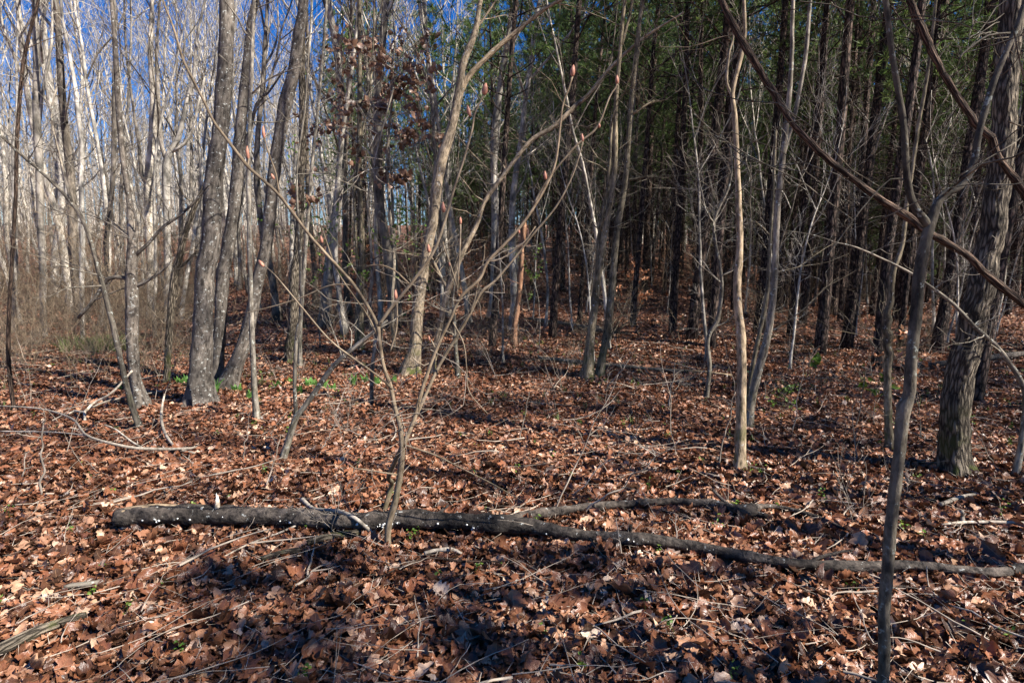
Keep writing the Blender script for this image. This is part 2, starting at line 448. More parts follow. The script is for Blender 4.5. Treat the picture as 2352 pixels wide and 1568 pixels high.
# ---------------------------------------------------------------- leaves (vectorised)
def leaves(mb, pos, yaw, tilt, tdir, length, width, shape, curl, fold, r, Sn, A, droop=None):
    """pos (N,3). shape 0 = ovate, 1 = lobed.  Appends N leaves; A collects attributes."""
    n = len(pos)
    v = np.linspace(0, 1, Sn)
    ov = np.sin(np.pi * np.clip(v, 0.0, 1) ** 0.85) ** 0.75
    ov = ov * 0.98 + 0.02
    lob = (0.25 + 0.75 * np.sin(np.pi * v ** 0.8)) * (0.42 + 0.58 * np.abs(np.sin(v * math.pi * 3.1 + 0.25)))
    lob[0] = 0.04; lob[-1] = 0.03
    w = np.where(shape[:, None] > 0.5, lob[None] * 1.25, ov[None]) * width[:, None] * 0.5          # N,S
    s = v[None] - 0.5
    L = length[:, None]
    ang = curl[:, None] * s * 2
    cu = np.where(np.abs(curl) < 1e-3, 1e-3, curl)[:, None]
    y = np.sin(ang) * L / (2 * cu)
    z = -(1 - np.cos(ang)) * L / (2 * cu)
    jitter = R_.uniform(0.7, 1.2, (n, Sn))
    j2 = R_.uniform(0.7, 1.2, (n, Sn))
    crk = R_.normal(0, 0.05, (n, Sn)) * L; crk2 = R_.normal(0, 0.05, (n, Sn)) * L
    P3 = np.zeros((n, Sn, 3, 3))
    wav = fold[:, None] * w + 0.10 * width[:, None] * np.sin(v[None] * 9 + r[:, None] * 40) * (w / (width[:, None] + 1e-6))
    wav2 = fold[:, None] * w * R_.uniform(0.2, 1.4, (n, 1)) - 0.10 * width[:, None] * np.sin(v[None] * 8 + r[:, None] * 70) * (w / (width[:, None] + 1e-6))
    P3[:, :, 0, 0] = -w * jitter; P3[:, :, 2, 0] = w * j2
    for k in range(3): P3[:, :, k, 1] = y
    P3[:, :, 0, 2] = z + wav + crk; P3[:, :, 1, 2] = z; P3[:, :, 2, 2] = z + wav2 + crk2
    # lobes point forward a little
    P3[:, :, 0, 1] += w * 0.25 * (shape[:, None] > .5); P3[:, :, 2, 1] += w * 0.25 * (shape[:, None] > .5)
    # rotate: yaw about z, then tilt about horizontal axis tdir
    cy, sy = np.cos(yaw)[:, None, None], np.sin(yaw)[:, None, None]
    x1 = P3[..., 0] * cy - P3[..., 1] * sy; y1 = P3[..., 0] * sy + P3[..., 1] * cy; z1 = P3[..., 2]
    ax, ay = np.cos(tdir)[:, None, None], np.sin(tdir)[:, None, None]
    ct, st = np.cos(tilt)[:, None, None], np.sin(tilt)[:, None, None]
    d = x1 * ax + y1 * ay
    px, py = x1 - d * ax, y1 - d * ay
    # perpendicular component signed
    q = -x1 * ay + y1 * ax
    q2 = q * ct - z1 * st; z2 = q * st + z1 * ct
    X = d * ax - q2 * ay; Y = d * ay + q2 * ax
    V = np.stack([X, Y, z2], -1) + pos[:, None, None, :]
    base = np.arange(n)[:, None] * (Sn * 3)
    i = np.arange(Sn - 1) * 3
    f = np.stack([i, i + 1, i + 4, i + 3], -1); g = np.stack([i + 1, i + 2, i + 5, i + 4], -1)
    fc = np.concatenate([f, g])[None] + base[:, :, None]
    mb.quads(V.reshape(-1, 3), fc.reshape(-1, 4))
    A['rnd'].append(np.repeat(r, Sn * 3))
    A['lu'].append(np.tile(np.array([-1, 0, 1.0]), n * Sn))
    A['lv'].append(np.tile(np.repeat(v, 3), n))

def scatter(n, d0, d1, spread, pad):
    """ground positions seen by the camera plus a margin, even per area"""
    d = np.sqrt(R_.uniform(d0 ** 2, d1 ** 2, n))
    x = R_.uniform(-1, 1, n) * (spread * d + pad)
    return x, d

def litter(n, d0, d1, lo, hi, Sn, tiltmax, hz):
    mb = MB(); A = {'rnd': [], 'lu': [], 'lv': []}
    x, y = scatter(n, d0, d1, 0.95, 0.6)
    z = gz(x, y)
    L = (lo * .7 + (hi - lo * .7) * R_.beta(1.5, 1.7, n)) * np.where(R_.random(n) < 0.10, 1.4, 1.0)
    big = R_.random(n)
    shape = (R_.random(n) < 0.34).astype(float)
    wd = L * np.where(shape > .5, R_.uniform(0.5, 0.8, n), R_.uniform(0.36, 0.58, n))
    tilt = np.abs(R_.normal(0, tiltmax, n)); tilt = np.clip(tilt, 0, 1.35)
    zz = z + R_.uniform(0.004, hz, n) + 0.28 * L * np.sin(tilt)
    pn = 0.5 * np.sin(x * 1.9 + 1.2 * np.sin(y * 1.3)) + 0.5 * np.sin(y * 2.3 - x * .8 + 2)
    r = np.clip(R_.beta(1.3, 2.2, n) + .10 * pn, 0, 1)
    leaves(mb, np.stack([x, y, zz], -1), R_.uniform(0, 6.28, n), tilt, R_.uniform(0, 6.28, n), L, wd, shape,
           R_.normal(0, 0.9, n), R_.normal(0.25, 0.5, n), r, Sn, A)
    return mb, {k: np.concatenate(v) for k, v in A.items()}

mb, A = litter(34000, 0.9, 4.6, 0.045, 0.11, 13, 0.45, 0.03)
o = mb.obj('leaf_litter', M['litter'], attrs=A)
tag(o, 'thick carpet of curled brown oak and beech leaves in the foreground', 'leaf litter', kind='stuff')
mb, A = litter(125000, 4.3, 12.5, 0.045, 0.09, 7, 0.45, 0.035)
o = mb.obj('leaf_litter', M['litter'], attrs=A)
tag(o, 'carpet of fallen brown leaves around the feet of the nearer trees', 'leaf litter', kind='stuff')
mb, A = litter(120000, 12.0, 42.0, 0.08, 0.16, 4, 0.45, 0.05)
o = mb.obj('leaf_litter', M['litter'], attrs=A)
tag(o, 'far carpet of fallen leaves reaching back under the woods', 'leaf litter', kind='stuff')
#SECTION2
# ---------------------------------------------------------------- branching growth
def unit(v):
    return v / (np.linalg.norm(v) + 1e-9)

def grow(out, p, d, length, r, level, rg, nseg=6, kids=(7, 5), ang=0.75, up=0.12, wob=0.16, rmin=0.003, kidlen=0.5, kidr=0.5, start=0.2, tips=None):
    pts = [p]; rad = [r]
    dd = d
    for i in range(nseg):
        dd = unit(dd + rg.normal(0, wob, 3) + np.array([0, 0, up]))
        p = p + dd * (length / nseg)
        pts.append(p); rad.append(max(rmin, r * (1 - 0.85 * (i + 1) / nseg)))
    out.append((np.array(pts), np.array(rad), level))
    if level <= 0:
        if tips is not None: tips.append((pts[-1], dd)); tips.append((pts[len(pts) // 2], dd))
        return
    n = kids[0]
    L = len(pts) - 1
    for k in range(n):
        t = start + (1 - start) * (k + rg.random()) / n
        x = t * L; i = min(L - 1, int(x)); q = pts[i] + (pts[i + 1] - pts[i]) * (x - i)
        ax = unit(pts[i + 1] - pts[i])
        s = unit(np.cross(ax, rg.normal(0, 1, 3)))
        a = ang * rg.uniform(0.7, 1.3)
        nd = unit(ax * math.cos(a) + s * math.sin(a))
        rr = max(rmin, min(rad[i] * 0.8, r * kidr * (1.1 - 0.6 * t)))
        grow(out, q, nd, length * kidlen * (1.15 - 0.6 * t) * rg.uniform(0.7, 1.3), rr, level - 1, rg, max(3, nseg - 1), kids[1:] if len(kids) > 1 else kids, ang, up, wob * 1.15, rmin, kidlen, kidr, start, tips)

def lines_to(mb, lines, s0=6):
    for pts, rad, lv in lines:
        mb.tube(pts, rad, sides=s0 if lv >= 2 else (4 if lv == 1 else 3), cap=False)

def add_parts(t, origin, lines, m, name='branch'):
    """first-order limbs of a near tree are parts of their own, the fine twigs one crown"""
    mb = MB(); lines_to(mb, lines)
    if mb.n: mb.obj('crown', m, t, origin)

# ---------------------------------------------------------------- traced trees
def stem_pts(pix, Y0, base=None):
    """pix: (x, y, width[, depth offset])"""
    pts = []; rad = []
    for i, q in enumerate(pix):
        Y = Y0 + (q[3] if len(q) > 3 else 0)
        p = base if (i == 0 and base is not None) else P(q[0], q[1], Y)
        pts.append(p); rad.append(max(0.0015, q[2] * fwd(p) / F / 2))
    return np.array(pts), np.array(rad)

def extend_up(pts, rad, H, rg, lean=0.3):
    d = unit(pts[-1] - pts[-2]); p = pts[-1]; r = rad[-1]
    n = 7; tot = max(1.0, H - p[2]); P_, R2 = [], []
    for i in range(n):
        d = unit(d * (1 - .12) + np.array([0, 0, .14]) + rg.normal(0, 0.05, 3))
        p = p + d * tot / n
        P_.append(p); R2.append(max(0.006, r * (1 - 0.9 * (i + 1) / n)))
    return np.concatenate([pts, P_]), np.concatenate([rad, R2])

def traced_tree(name, label, cat, m, stems, Y=None, H=None, seed=1, sides=14, lump=0.07, limbs=None, twigs=10, crown=14, flare=True, group=None,
                crownlen=3.2, twiglen=0.9, ridge=0.0, fl=0.5, tmin=0.0018, extra=None, basemat=None, twigstart=0.35, step=0.08):
    """stems[0] is the main stem, base first; others start on it.  limbs: traced side limbs, each its own part"""
    rg = np.random.default_rng(seed)
    b = G(stems[0][0][0], stems[0][0][1]) if Y is None else None
    if b is None:
        y0 = Y; bb = P(stems[0][0][0], stems[0][0][1], Y); b = bb.copy()
        b[2] = gz1(b[0], b[1])
    Y0 = b[1]
    t = empty(name, tuple(b), label, cat, group)
    allst = []
    for k, s in enumerate(stems):
        pts, rad = stem_pts(s, Y0, b if k == 0 and Y is None else None)
        if k == 0:
            if Y is not None:
                pts = np.concatenate([[b], pts]); rad = np.concatenate([[rad[0]], rad])
            low = b - np.array([0, 0, 0.10])
            pts = np.concatenate([[low], pts]); rad = np.concatenate([[rad[0] * (1.25 if flare else 1)], rad])
        if s[-1][1] <= 30 and H: pts, rad = extend_up(pts, rad, H * rg.uniform(.85, 1.1), rg)
        pts, rad = spline(pts, rad, step=step if pts[0][1] < 12 else .25)
        w = rg.uniform(0, 6, 3); q = np.arange(len(pts)) * 0.35
        pts = pts + (np.stack([np.sin(q + w[0]), np.sin(q * .8 + w[1]), q * 0], -1) * rad[:, None] * 0.07)
        allst.append((pts, rad))
        mb = MB(); mb.tube(pts, rad, sides=sides if k == 0 else max(6, sides - 4), lump=lump, seed=seed + k, ridge=ridge, flare=fl if (k == 0 and flare) else 0)
        mb.obj('trunk' if k == 0 else 'stem', m, t, b)
    for k, s in enumerate(limbs or []):
        pts, rad = stem_pts(s, Y0)
        if s[-1][1] <= 10 and H: pts, rad = extend_up(pts, rad, pts[-1][2] + 1.5, rg)
        pts, rad = spline(pts, rad, step=.08)
        mb = MB(); mb.tube(pts, rad, sides=8, lump=lump, seed=seed + 50 + k)
        mb.obj('limb', m, t, b)
        allst.append((pts, rad))
    lines = []
    for (pts, rad) in allst:
        n = len(pts)
        top = pts[-1][2]
        # low thin twigs
        for i in range(twigs if len(pts) > 3 else 0):
            k = int(n * (twigstart + (1 - twigstart) * rg.random())) - 1
            k = max(1, min(n - 2, k))
            if pts[k][2] - b[2] < 0.35: continue
            a = rg.uniform(0, 6.28)
            d = unit(np.array([math.cos(a), math.sin(a), rg.uniform(0.1, 0.9)]))
            grow(lines, pts[k], d, twiglen * rg.uniform(.4, 1.3), min(rad[k] * .4, 0.006 + 0.004 * rg.random()), 1, rg, 6, (5,), .7, .05, .2, tmin, .45, .5)
        # crown above
        if H:
            ks = [k for k in range(n - 1) if pts[k][2] > 3.6 + 0.25 * (pts[0][1])]
            for i in range(crown if ks else 0):
                k = ks[int(len(ks) * (i + rg.random()) / crown)]
                a = rg.uniform(0, 6.28)
                d = unit(np.array([math.cos(a), math.sin(a), rg.uniform(0.5, 1.3)]))
                grow(lines, pts[k], d, crownlen * rg.uniform(.5, 1.2) * (1.2 - .6 * (pts[k][2] / max(H, 1))), rad[k] * .45, 2, rg, 6, (6, 4), .7, .08, .16, 0.004, .45, .5)
    mb = MB(); lines_to(mb, lines)
    if mb.n: mb.obj('crown', basemat or m, t, b)
    if extra: extra(t, b, allst, rg)
    return t, b, allst

T = traced_tree
T('maple_tree', 'thickest grey trunk on the left, speckled white, upright with a slightly bent middle', 'tree', M['maple'],
  [[(457, 928, 66), (460, 900, 54), (465, 815, 44), (469, 632, 41), (480, 586, 41), (491, 470, 43), (491, 410, 38), (512, 234, 35), (520, 0, 32)]], H=15, seed=3, sides=20, twigs=2, crown=12)
T('maple_tree', 'dark speckled trunk close behind the thickest left trunk, curving right as it rises', 'tree', M['maple'],
  [[(500, 888, 30), (501, 815, 26), (513, 632, 28), (521, 586, 28), (545, 410, 28), (558, 234, 23), (577, 58, 18), (588, 0, 16)]], H=13, seed=4, sides=16, twigs=4, crown=10,
  limbs=[[(548, 400, 9), (590, 240, 8), (615, 215, 5), (660, 150, 3)]])
T('maple_tree', 'leaning speckled trunk whose foot slants out to the left of the slender grey sapling', 'tree', M['maple'],
  [[(522, 895, 40), (536, 851, 35), (564, 778, 30), (582, 705, 27), (595, 632, 26), (607, 586, 27), (629, 410, 27), (655, 234, 29), (672, 176, 27), (690, 60, 24), (697, 0, 23)]], H=14, seed=5, sides=18, twigs=2, crown=12)
T('grey_sapling', 'slender straight grey sapling standing in front of the leaning speckled trunk', 'sapling', M['grey'],
  [[(591, 965, 15), (584, 888, 13), (579, 778, 12), (575, 632, 11), (571, 410, 10), (577, 176, 9), (584, 0, 8)]], H=9, seed=6, sides=10, twigs=6, crown=6,
  limbs=[[(579, 95, 6), (560, 70, 5), (545, 40, 4), (515, 0, 3)], [(580, 215, 5), (620, 180, 4), (700, 150, 2)]])
T('maple_tree', 'speckled brown trunk with a broken knot halfway up, left of the thickest trunk', 'tree', M['maple'],
  [[(326, 936, 36), (315, 890, 25), (308, 851, 23), (303, 778, 26), (303, 705, 28), (303, 632, 25), (305, 560, 21), (297, 469, 13), (281, 352, 12), (272, 234, 12), (265, 117, 11), (256, 0, 8)]], H=11, seed=7, sides=16, twigs=4, crown=10,
  limbs=[[(305, 560, 18), (309, 545, 16), (312, 530, 10)], [(306, 590, 9), (340, 560, 8), (375, 521, 7), (420, 490, 6), (463, 445, 4), (500, 400, 2)],
         [(300, 660, 8), (330, 650, 7), (375, 620, 5), (400, 590, 3)], [(303, 640, 10), (250, 640, 9), (215, 690, 8), (180, 730, 8)]])
T('pale_sapling', 'pale thin sapling slanting up to the left edge in front of the broken-knot trunk', 'sapling', M['grey'],
  [[(322, 987, 13), (306, 943, 13), (282, 851, 12), (267, 778, 12), (249, 705, 12), (229, 632, 10), (211, 563, 9), (187, 498, 9), (152, 451, 8), (105, 404, 7), (44, 352, 6), (0, 311, 5), (-60, 270, 4)]], seed=8, sides=10, twigs=8, crown=0,
  limbs=[[(165, 465, 7), (155, 430, 6), (135, 350, 5), (118, 270, 4), (130, 200, 3)]])
T('dark_tree', 'thin dark trunk bending right with a hooked top, just left of the thickest trunk', 'tree', M['furrow'],
  [[(382, 885, 14), (388, 778, 15), (401, 632, 16), (410, 598, 14), (431, 516, 12), (463, 440, 9), (478, 400, 5), (490, 370, 3)]], seed=9, sides=10, twigs=5, crown=0,
  limbs=[[(403, 625, 7), (430, 600, 6), (455, 575, 4), (490, 560, 2)]])
T('dark_vine_tree', 'black wavy sapling trunk near the left edge crossing the sunny woods', 'sapling', M['vine'],
  [[(20, 830, 9), (22, 700, 8), (30, 560, 8), (36, 450, 8), (38, 340, 8), (45, 230, 8), (56, 135, 8), (75, 50, 7), (88, 0, 6)]], Y=6.2, H=8, seed=10, sides=8, twigs=10, crown=4, flare=False)
T('forked_sapling', 'leaning forked grey sapling between the leaning trunk and the budding sapling', 'sapling', M['grey'],
  [[(648, 1060, 15), (660, 1020, 15), (670, 985, 16), (683, 954, 13), (695, 940, 12), (732, 888, 12), (769, 837, 11), (820, 793, 10), (861, 760, 8), (890, 735, 4)],
   [(680, 960, 11), (679, 930, 10), (677, 888, 9), (681, 778, 9), (692, 705, 8), (688, 560, 7), (682, 400, 5), (700, 250, 4), (710, 100, 3), (715, 0, 2)]], H=7, seed=11, sides=10, twigs=6, crown=3)
T('pale_tree', 'straight pale barked tree left of the budding sapling, rising out of the top', 'tree', M['olive'],
  [[(829, 807, 16), (828, 700, 14), (832, 586, 13), (826, 410, 12), (826, 234, 11), (826, 0, 9)], [(818, 804, 8), (820, 700, 8), (822, 630, 7), (815, 420, 6), (850, 200, 5), (860, 0, 4)]], H=13, seed=12, sides=12, twigs=10, crown=10)
T('shaggy_tree', 'shaggy dark ivy-stemmed tree with a bent foot behind the forked sapling', 'tree', M['furrow'],
  [[(666, 835, 16), (664, 800, 20), (673, 741, 22), (677, 632, 20), (685, 557, 18), (694, 352, 17), (694, 176, 15), (691, 0, 12)]], H=13, seed=13, sides=12, twigs=12, crown=8)
T('pale_pole', 'thin pale pole tree touching the right side of the shaggy dark tree', 'tree', M['grey'],
  [[(690, 845, 11), (690, 741, 10), (700, 600, 9), (715, 400, 8), (735, 200, 7), (750, 0, 6)]], H=11, seed=14, sides=8, twigs=8, crown=6)
T('pale_pole', 'thin pale pole tree standing between the straight pale tree and the budding sapling', 'tree', M['grey'],
  [[(853, 930, 9), (855, 850, 9), (862, 760, 8), (850, 700, 8), (855, 632, 8), (852, 560, 6), (845, 460, 5), (870, 330, 4), (905, 200, 3)]], seed=15, sides=8, twigs=8, crown=0)
T('mossy_tree', 'big mossy-footed tree in the centre with a swelling root and a forked crown', 'tree', M['mossy'],
  [[(940, 861, 44), (944, 835, 36), (955, 791, 28), (961, 703, 26), (978, 586, 23), (996, 498, 23), (1011, 381, 25), (1037, 293, 22), (1056, 205, 20), (1064, 147, 17), (1090, 76, 14), (1104, 0, 10)]], H=12, seed=16, sides=18, twigs=3, crown=12,
  limbs=[[(1050, 230, 15), (1075, 178, 13), (1110, 140, 12), (1148, 105, 12), (1207, 56, 10), (1248, 23, 9), (1287, 0, 8)], [(935, 850, 24), (925, 858, 14), (905, 866, 6)],
         [(1092, 70, 6), (1120, 30, 5), (1140, 0, 4)]])
T('arching_tree', 'mossy grey tree arching far to the right above the dark hollow', 'tree', M['mossy'],
  [[(993, 861, 13), (1000, 800, 12), (1010, 750, 13), (1031, 662, 14), (1048, 620, 13), (1060, 586, 12), (1095, 516, 10), (1113, 463, 10), (1160, 398, 10), (1195, 352, 9), (1224, 319, 10), (1263, 297, 11), (1289, 275, 11), (1325, 240, 10), (1353, 217, 9), (1406, 152, 8), (1477, 88, 6), (1570, 29, 5)],
   [(1030, 670, 7), (1015, 640, 7), (1000, 610, 7), (990, 590, 5), (975, 555, 4)]], seed=17, sides=12, twigs=18, crown=0, twigstart=.3)
T('grey_pole', 'short grey pole with drooping dry twigs just right of the arching tree', 'tree', M['grey'],
  [[(1052, 868, 12), (1047, 800, 10), (1044, 740, 8), (1040, 690, 6), (1046, 640, 4)]], seed=18, sides=8, twigs=10, crown=0)
T('dead_snag', 'orange-brown dead snag without bark, its top broken off', 'dead tree', M['snag'],
  [[(1180, 797, 15), (1184, 740, 13), (1192, 674, 12), (1198, 600, 11), (1201, 557, 12), (1204, 520, 12), (1203, 507, 7)]], seed=19, sides=12, twigs=3, crown=0, lump=.14, twiglen=.4)
T('clump_tree', 'two-stemmed tree clump right of centre, left stem curving up and forking', 'tree', M['furrow'] if False else M['olive'],
  [[(1350, 873, 32), (1352, 840, 24), (1356, 780, 20), (1365, 703, 17), (1377, 615, 16), (1395, 498, 15), (1412, 381, 12), (1415, 234, 10), (1424, 117, 9), (1436, 0, 8)],
   [(1370, 660, 8), (1372, 600, 8), (1377, 527, 8), (1397, 410, 8), (1406, 264, 7)], [(1426, 110, 7), (1440, 60, 7), (1453, 0, 7)]], H=12, seed=20, sides=14, twigs=14, twiglen=1.2, crown=9)
T('clump_tree', 'right stem of the clump right of centre, with two broken pale stubs high up', 'tree', M['olive'],
  [[(1376, 868, 20), (1384, 820, 18), (1395, 762, 18), (1406, 645, 16), (1418, 527, 15), (1436, 410, 13), (1450, 234, 11), (1465, 88, 10), (1477, 0, 9)]], H=12, seed=21, sides=12, twigs=12, twiglen=1.2, crown=9,
  limbs=[[(1438, 414, 7), (1460, 411, 6), (1480, 406, 5), (1500, 404, 5)], [(1453, 262, 7), (1475, 247, 6), (1490, 238, 5), (1503, 231, 4)], [(1395, 770, 10), (1402, 769, 7), (1409, 767, 4)]])
T('pale_pole', 'thin straight pale pole just right of the two-stemmed clump', 'tree', M['grey'],
  [[(1401, 800, 9), (1402, 740, 8), (1408, 640, 7), (1422, 520, 6), (1440, 400, 5), (1460, 200, 4), (1475, 0, 4)]], Y=11.5, H=9, seed=22, sides=8, twigs=4, crown=4)
T('kinked_tree', 'pale grey tree with mossy flared foot and a kinked, forked upper stem', 'tree', M['mossy'],
  [[(1699, 1086, 28), (1699, 1060, 25), (1700, 998, 25), (1703, 888, 22), (1703, 778, 21), (1697, 725, 18), (1694, 690, 18), (1694, 632, 17), (1699, 557, 15), (1693, 381, 12), (1688, 264, 12), (1682, 217, 10), (1692, 170, 9), (1702, 129, 10), (1711, 76, 8), (1708, 0, 8)],
   [(1683, 222, 7), (1672, 200, 6), (1669, 176, 6), (1676, 117, 5), (1685, 80, 5), (1672, 30, 4), (1658, 0, 3)]], H=8, seed=23, sides=16, twigs=9, crown=6, twiglen=.6,
  limbs=[[(1702, 1068, 20), (1710, 1080, 14), (1722, 1090, 7)]])
T('curved_tree', 'smooth dark-footed tree curving up right behind the kinked pale tree', 'tree', M['grey'],
  [[(1719, 983, 18), (1724, 940, 17), (1732, 895, 18), (1747, 833, 18), (1765, 760, 16), (1776, 668, 15), (1781, 586, 14), (1787, 469, 14), (1799, 352, 13), (1811, 234, 11), (1819, 117, 9), (1822, 0, 8)],
   [(1797, 360, 9), (1810, 320, 9), (1826, 262, 9), (1837, 205, 9), (1852, 117, 9), (1861, 0, 8)]], H=12, seed=24, sides=14, twigs=12, twiglen=1.1, crown=8)
T('curved_tree', 'thinner greenish stem sharing the foot of the smooth curved tree', 'tree', M['olive'],
  [[(1716, 930, 10), (1724, 870, 10), (1734, 815, 10), (1751, 734, 10), (1762, 668, 9), (1766, 600, 8), (1775, 450, 7), (1782, 300, 6)]], Y=5.9, seed=25, sides=10, twigs=4, crown=0)
T('wavy_sapling', 'wavy grey sapling winding up like a snake before the dark pines', 'sapling', M['grey'],
  [[(1622, 917, 12), (1628, 870, 10), (1630, 833, 10), (1625, 790, 9), (1631, 762, 10), (1646, 740, 10), (1654, 700, 9), (1658, 650, 8), (1652, 600, 7), (1643, 555, 7), (1640, 510, 6), (1655, 470, 6), (1673, 434, 5), (1681, 381, 4), (1676, 330, 3)],
   [(1641, 515, 5), (1620, 480, 4), (1612, 440, 4), (1603, 398, 3), (1612, 340, 2)]], seed=26, sides=10, twigs=22, crown=0, twiglen=.7)
T('twisted_tree', 'thin tree with a spiral swelling where a vine strangled it, left of the foreground trunk', 'tree', M['olive'],
  [[(2043, 1034, 18), (2041, 990, 17), (2040, 943, 16), (2038, 844, 16), (2042, 815, 18), (2036, 790, 16), (2042, 771, 19), (2034, 755, 17), (2039, 735, 20), (2036, 720, 16), (2045, 695, 14), (2050, 632, 13), (2060, 600, 11), (2072, 560, 10), (2078, 516, 9), (2087, 440, 9), (2108, 300, 8), (2133, 150, 7), (2150, 0, 6)]], H=9, seed=27, sides=14, twigs=10, crown=5, lump=.1, step=.03,
  limbs=[[(2050, 760, 4), (2045, 790, 4), (2052, 815, 5), (2047, 842, 4)]])
T('furrowed_oak', 'big dark furrowed oak at the right, leaning right with mossy flared roots', 'tree', M['furrow'],
  [[(2197, 1088, 64), (2196, 1060, 60), (2192, 998, 58), (2200, 888, 56), (2217, 815, 56), (2235, 741, 56), (2250, 668, 54), (2279, 527, 50), (2300, 352, 50), (2312, 176, 46), (2323, 0, 46)]], H=15, seed=28, sides=84, twigs=3, crown=12, lump=.05, step=.02, ridge=.09,
  limbs=[[(2205, 1055, 36), (2218, 1076, 26), (2232, 1092, 12)], [(2282, 500, 7), (2296, 492, 6), (2302, 487, 6)]])
T('bent_sapling', 'lichen-grey sapling at the right edge bent over in an arch to the left', 'sapling', M['grey'],
  [[(2331, 1097, 15), (2340, 1050, 14), (2350, 980, 13), (2356, 910, 12), (2342, 870, 11), (2318, 832, 10), (2283, 788, 10), (2236, 748, 9), (2189, 697, 8), (2125, 650, 6), (2101, 633, 6), (2060, 610, 5), (1967, 568, 3.5), (1920, 557, 2.5), (1870, 540, 2), (1790, 528, 1.5)]], seed=29, sides=10, twigs=8, crown=0, twiglen=.5)
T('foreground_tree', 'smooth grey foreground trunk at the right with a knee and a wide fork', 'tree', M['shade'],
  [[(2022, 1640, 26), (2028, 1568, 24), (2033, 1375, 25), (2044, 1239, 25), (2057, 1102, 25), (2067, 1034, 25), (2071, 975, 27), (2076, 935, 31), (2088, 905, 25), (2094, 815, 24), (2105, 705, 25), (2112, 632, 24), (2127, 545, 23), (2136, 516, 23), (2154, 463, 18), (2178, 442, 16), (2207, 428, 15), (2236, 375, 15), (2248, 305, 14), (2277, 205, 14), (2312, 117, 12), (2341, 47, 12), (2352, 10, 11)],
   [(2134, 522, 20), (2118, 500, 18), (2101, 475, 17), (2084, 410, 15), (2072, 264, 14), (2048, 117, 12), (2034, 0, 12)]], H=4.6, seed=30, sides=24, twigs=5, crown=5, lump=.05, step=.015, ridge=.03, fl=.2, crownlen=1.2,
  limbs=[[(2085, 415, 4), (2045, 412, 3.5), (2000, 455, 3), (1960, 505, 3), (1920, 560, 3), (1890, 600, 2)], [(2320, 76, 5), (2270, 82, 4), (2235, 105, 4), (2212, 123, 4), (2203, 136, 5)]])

T('white_tree', 'sunlit white-barked tree with a tall trunk left of the thick forked white tree', 'tree', M['farbark'],
  [[(345, 720, 15), (345, 620, 15), (343, 520, 17), (342, 420, 20), (350, 330, 18), (352, 230, 15), (345, 120, 11), (350, 0, 8)],
   [(342, 430, 10), (325, 400, 10), (320, 340, 8), (305, 240, 6), (290, 120, 5), (285, 0, 4)]], Y=17, H=16, seed=41, sides=10, twigs=10, crown=14, twiglen=1.8, tmin=.004)
T('white_tree', 'sunlit thick white-barked tree forking like a broad Y at the left', 'tree', M['farbark'],
  [[(386, 730, 16), (385, 632, 15), (384, 527, 15), (382, 410, 17), (384, 370, 17), (395, 340, 13), (410, 316, 12), (422, 264, 10), (432, 220, 9), (445, 176, 8), (452, 90, 6), (470, 0, 4)],
   [(384, 372, 12), (372, 340, 11), (366, 290, 10), (363, 205, 9), (360, 120, 7), (368, 0, 5)], [(392, 350, 8), (425, 330, 8), (445, 290, 7), (455, 240, 6), (470, 180, 4)]], Y=16, H=15, seed=42, sides=10, twigs=10, crown=14, twiglen=1.8, tmin=.004)
T('white_tree', 'pale crooked tree with a white patched trunk near the upper left corner', 'tree', M['farbark'],
  [[(100, 760, 13), (98, 632, 13), (92, 500, 14), (90, 380, 15), (85, 280, 16), (85, 160, 15), (80, 60, 11), (78, 0, 9)],
   [(88, 300, 8), (100, 200, 8), (118, 100, 6), (120, 0, 4)]], Y=13, H=14, seed=43, sides=10, twigs=12, crown=12, twiglen=1.6, tmin=.0035)
T('white_tree', 'pale slim tree with an elbow bend between the crooked white tree and the broken-knot trunk', 'tree', M['farbark'],
  [[(190, 780, 9), (188, 640, 10), (190, 540, 11), (186, 400, 10), (188, 330, 10), (178, 260, 10), (174, 210, 9), (160, 130, 8), (145, 50, 6), (140, 0, 5)]], Y=12.5, H=13, seed=44, sides=9, twigs=12, crown=12, twiglen=1.6, tmin=.0035)
T('white_tree', 'pale slim tree just left of the dark hooked trunk, straight and sunlit', 'tree', M['farbark'],
  [[(245, 760, 9), (248, 632, 10), (243, 560, 11), (258, 430, 10), (262, 320, 10), (262, 200, 9), (265, 90, 7), (262, 0, 6)]], Y=14, H=14, seed=45, sides=9, twigs=12, crown=12, twiglen=1.6, tmin=.0035)

def vine(label, pix, Y, seed, m=M['vine']):
    pts, rad = stem_pts(pix, Y)
    pts, rad = spline(pts, rad, step=.04)
    rg = np.random.default_rng(seed)
    o = pts[-1].copy()
    mb = MB(); rad = rad * (1 + .16 * np.sin(np.arange(len(pts)) * .31 + seed) * np.sin(np.arange(len(pts)) * .117)); pts = pts + rg.normal(0, .002, pts.shape)
    mb.tube(pts, rad, sides=36, lump=.10, seed=seed, ridge=.16)
    t = empty('hanging_vine', tuple(o), label, 'vine')
    mb.obj('stem', m, t, o)
    lines = []
    for i in range(5):
        k = int(len(pts) * (i + rg.random()) / 5)
        k = min(k, len(pts) - 1)
        grow(lines, pts[k], unit(rg.normal(0, 1, 3)), .25, .003, 0, rg, 6, (2,), .7, -.05, .3, .0015)
    mb = MB(); lines_to(mb, lines, 4); mb.obj('tendril', m, t, o)
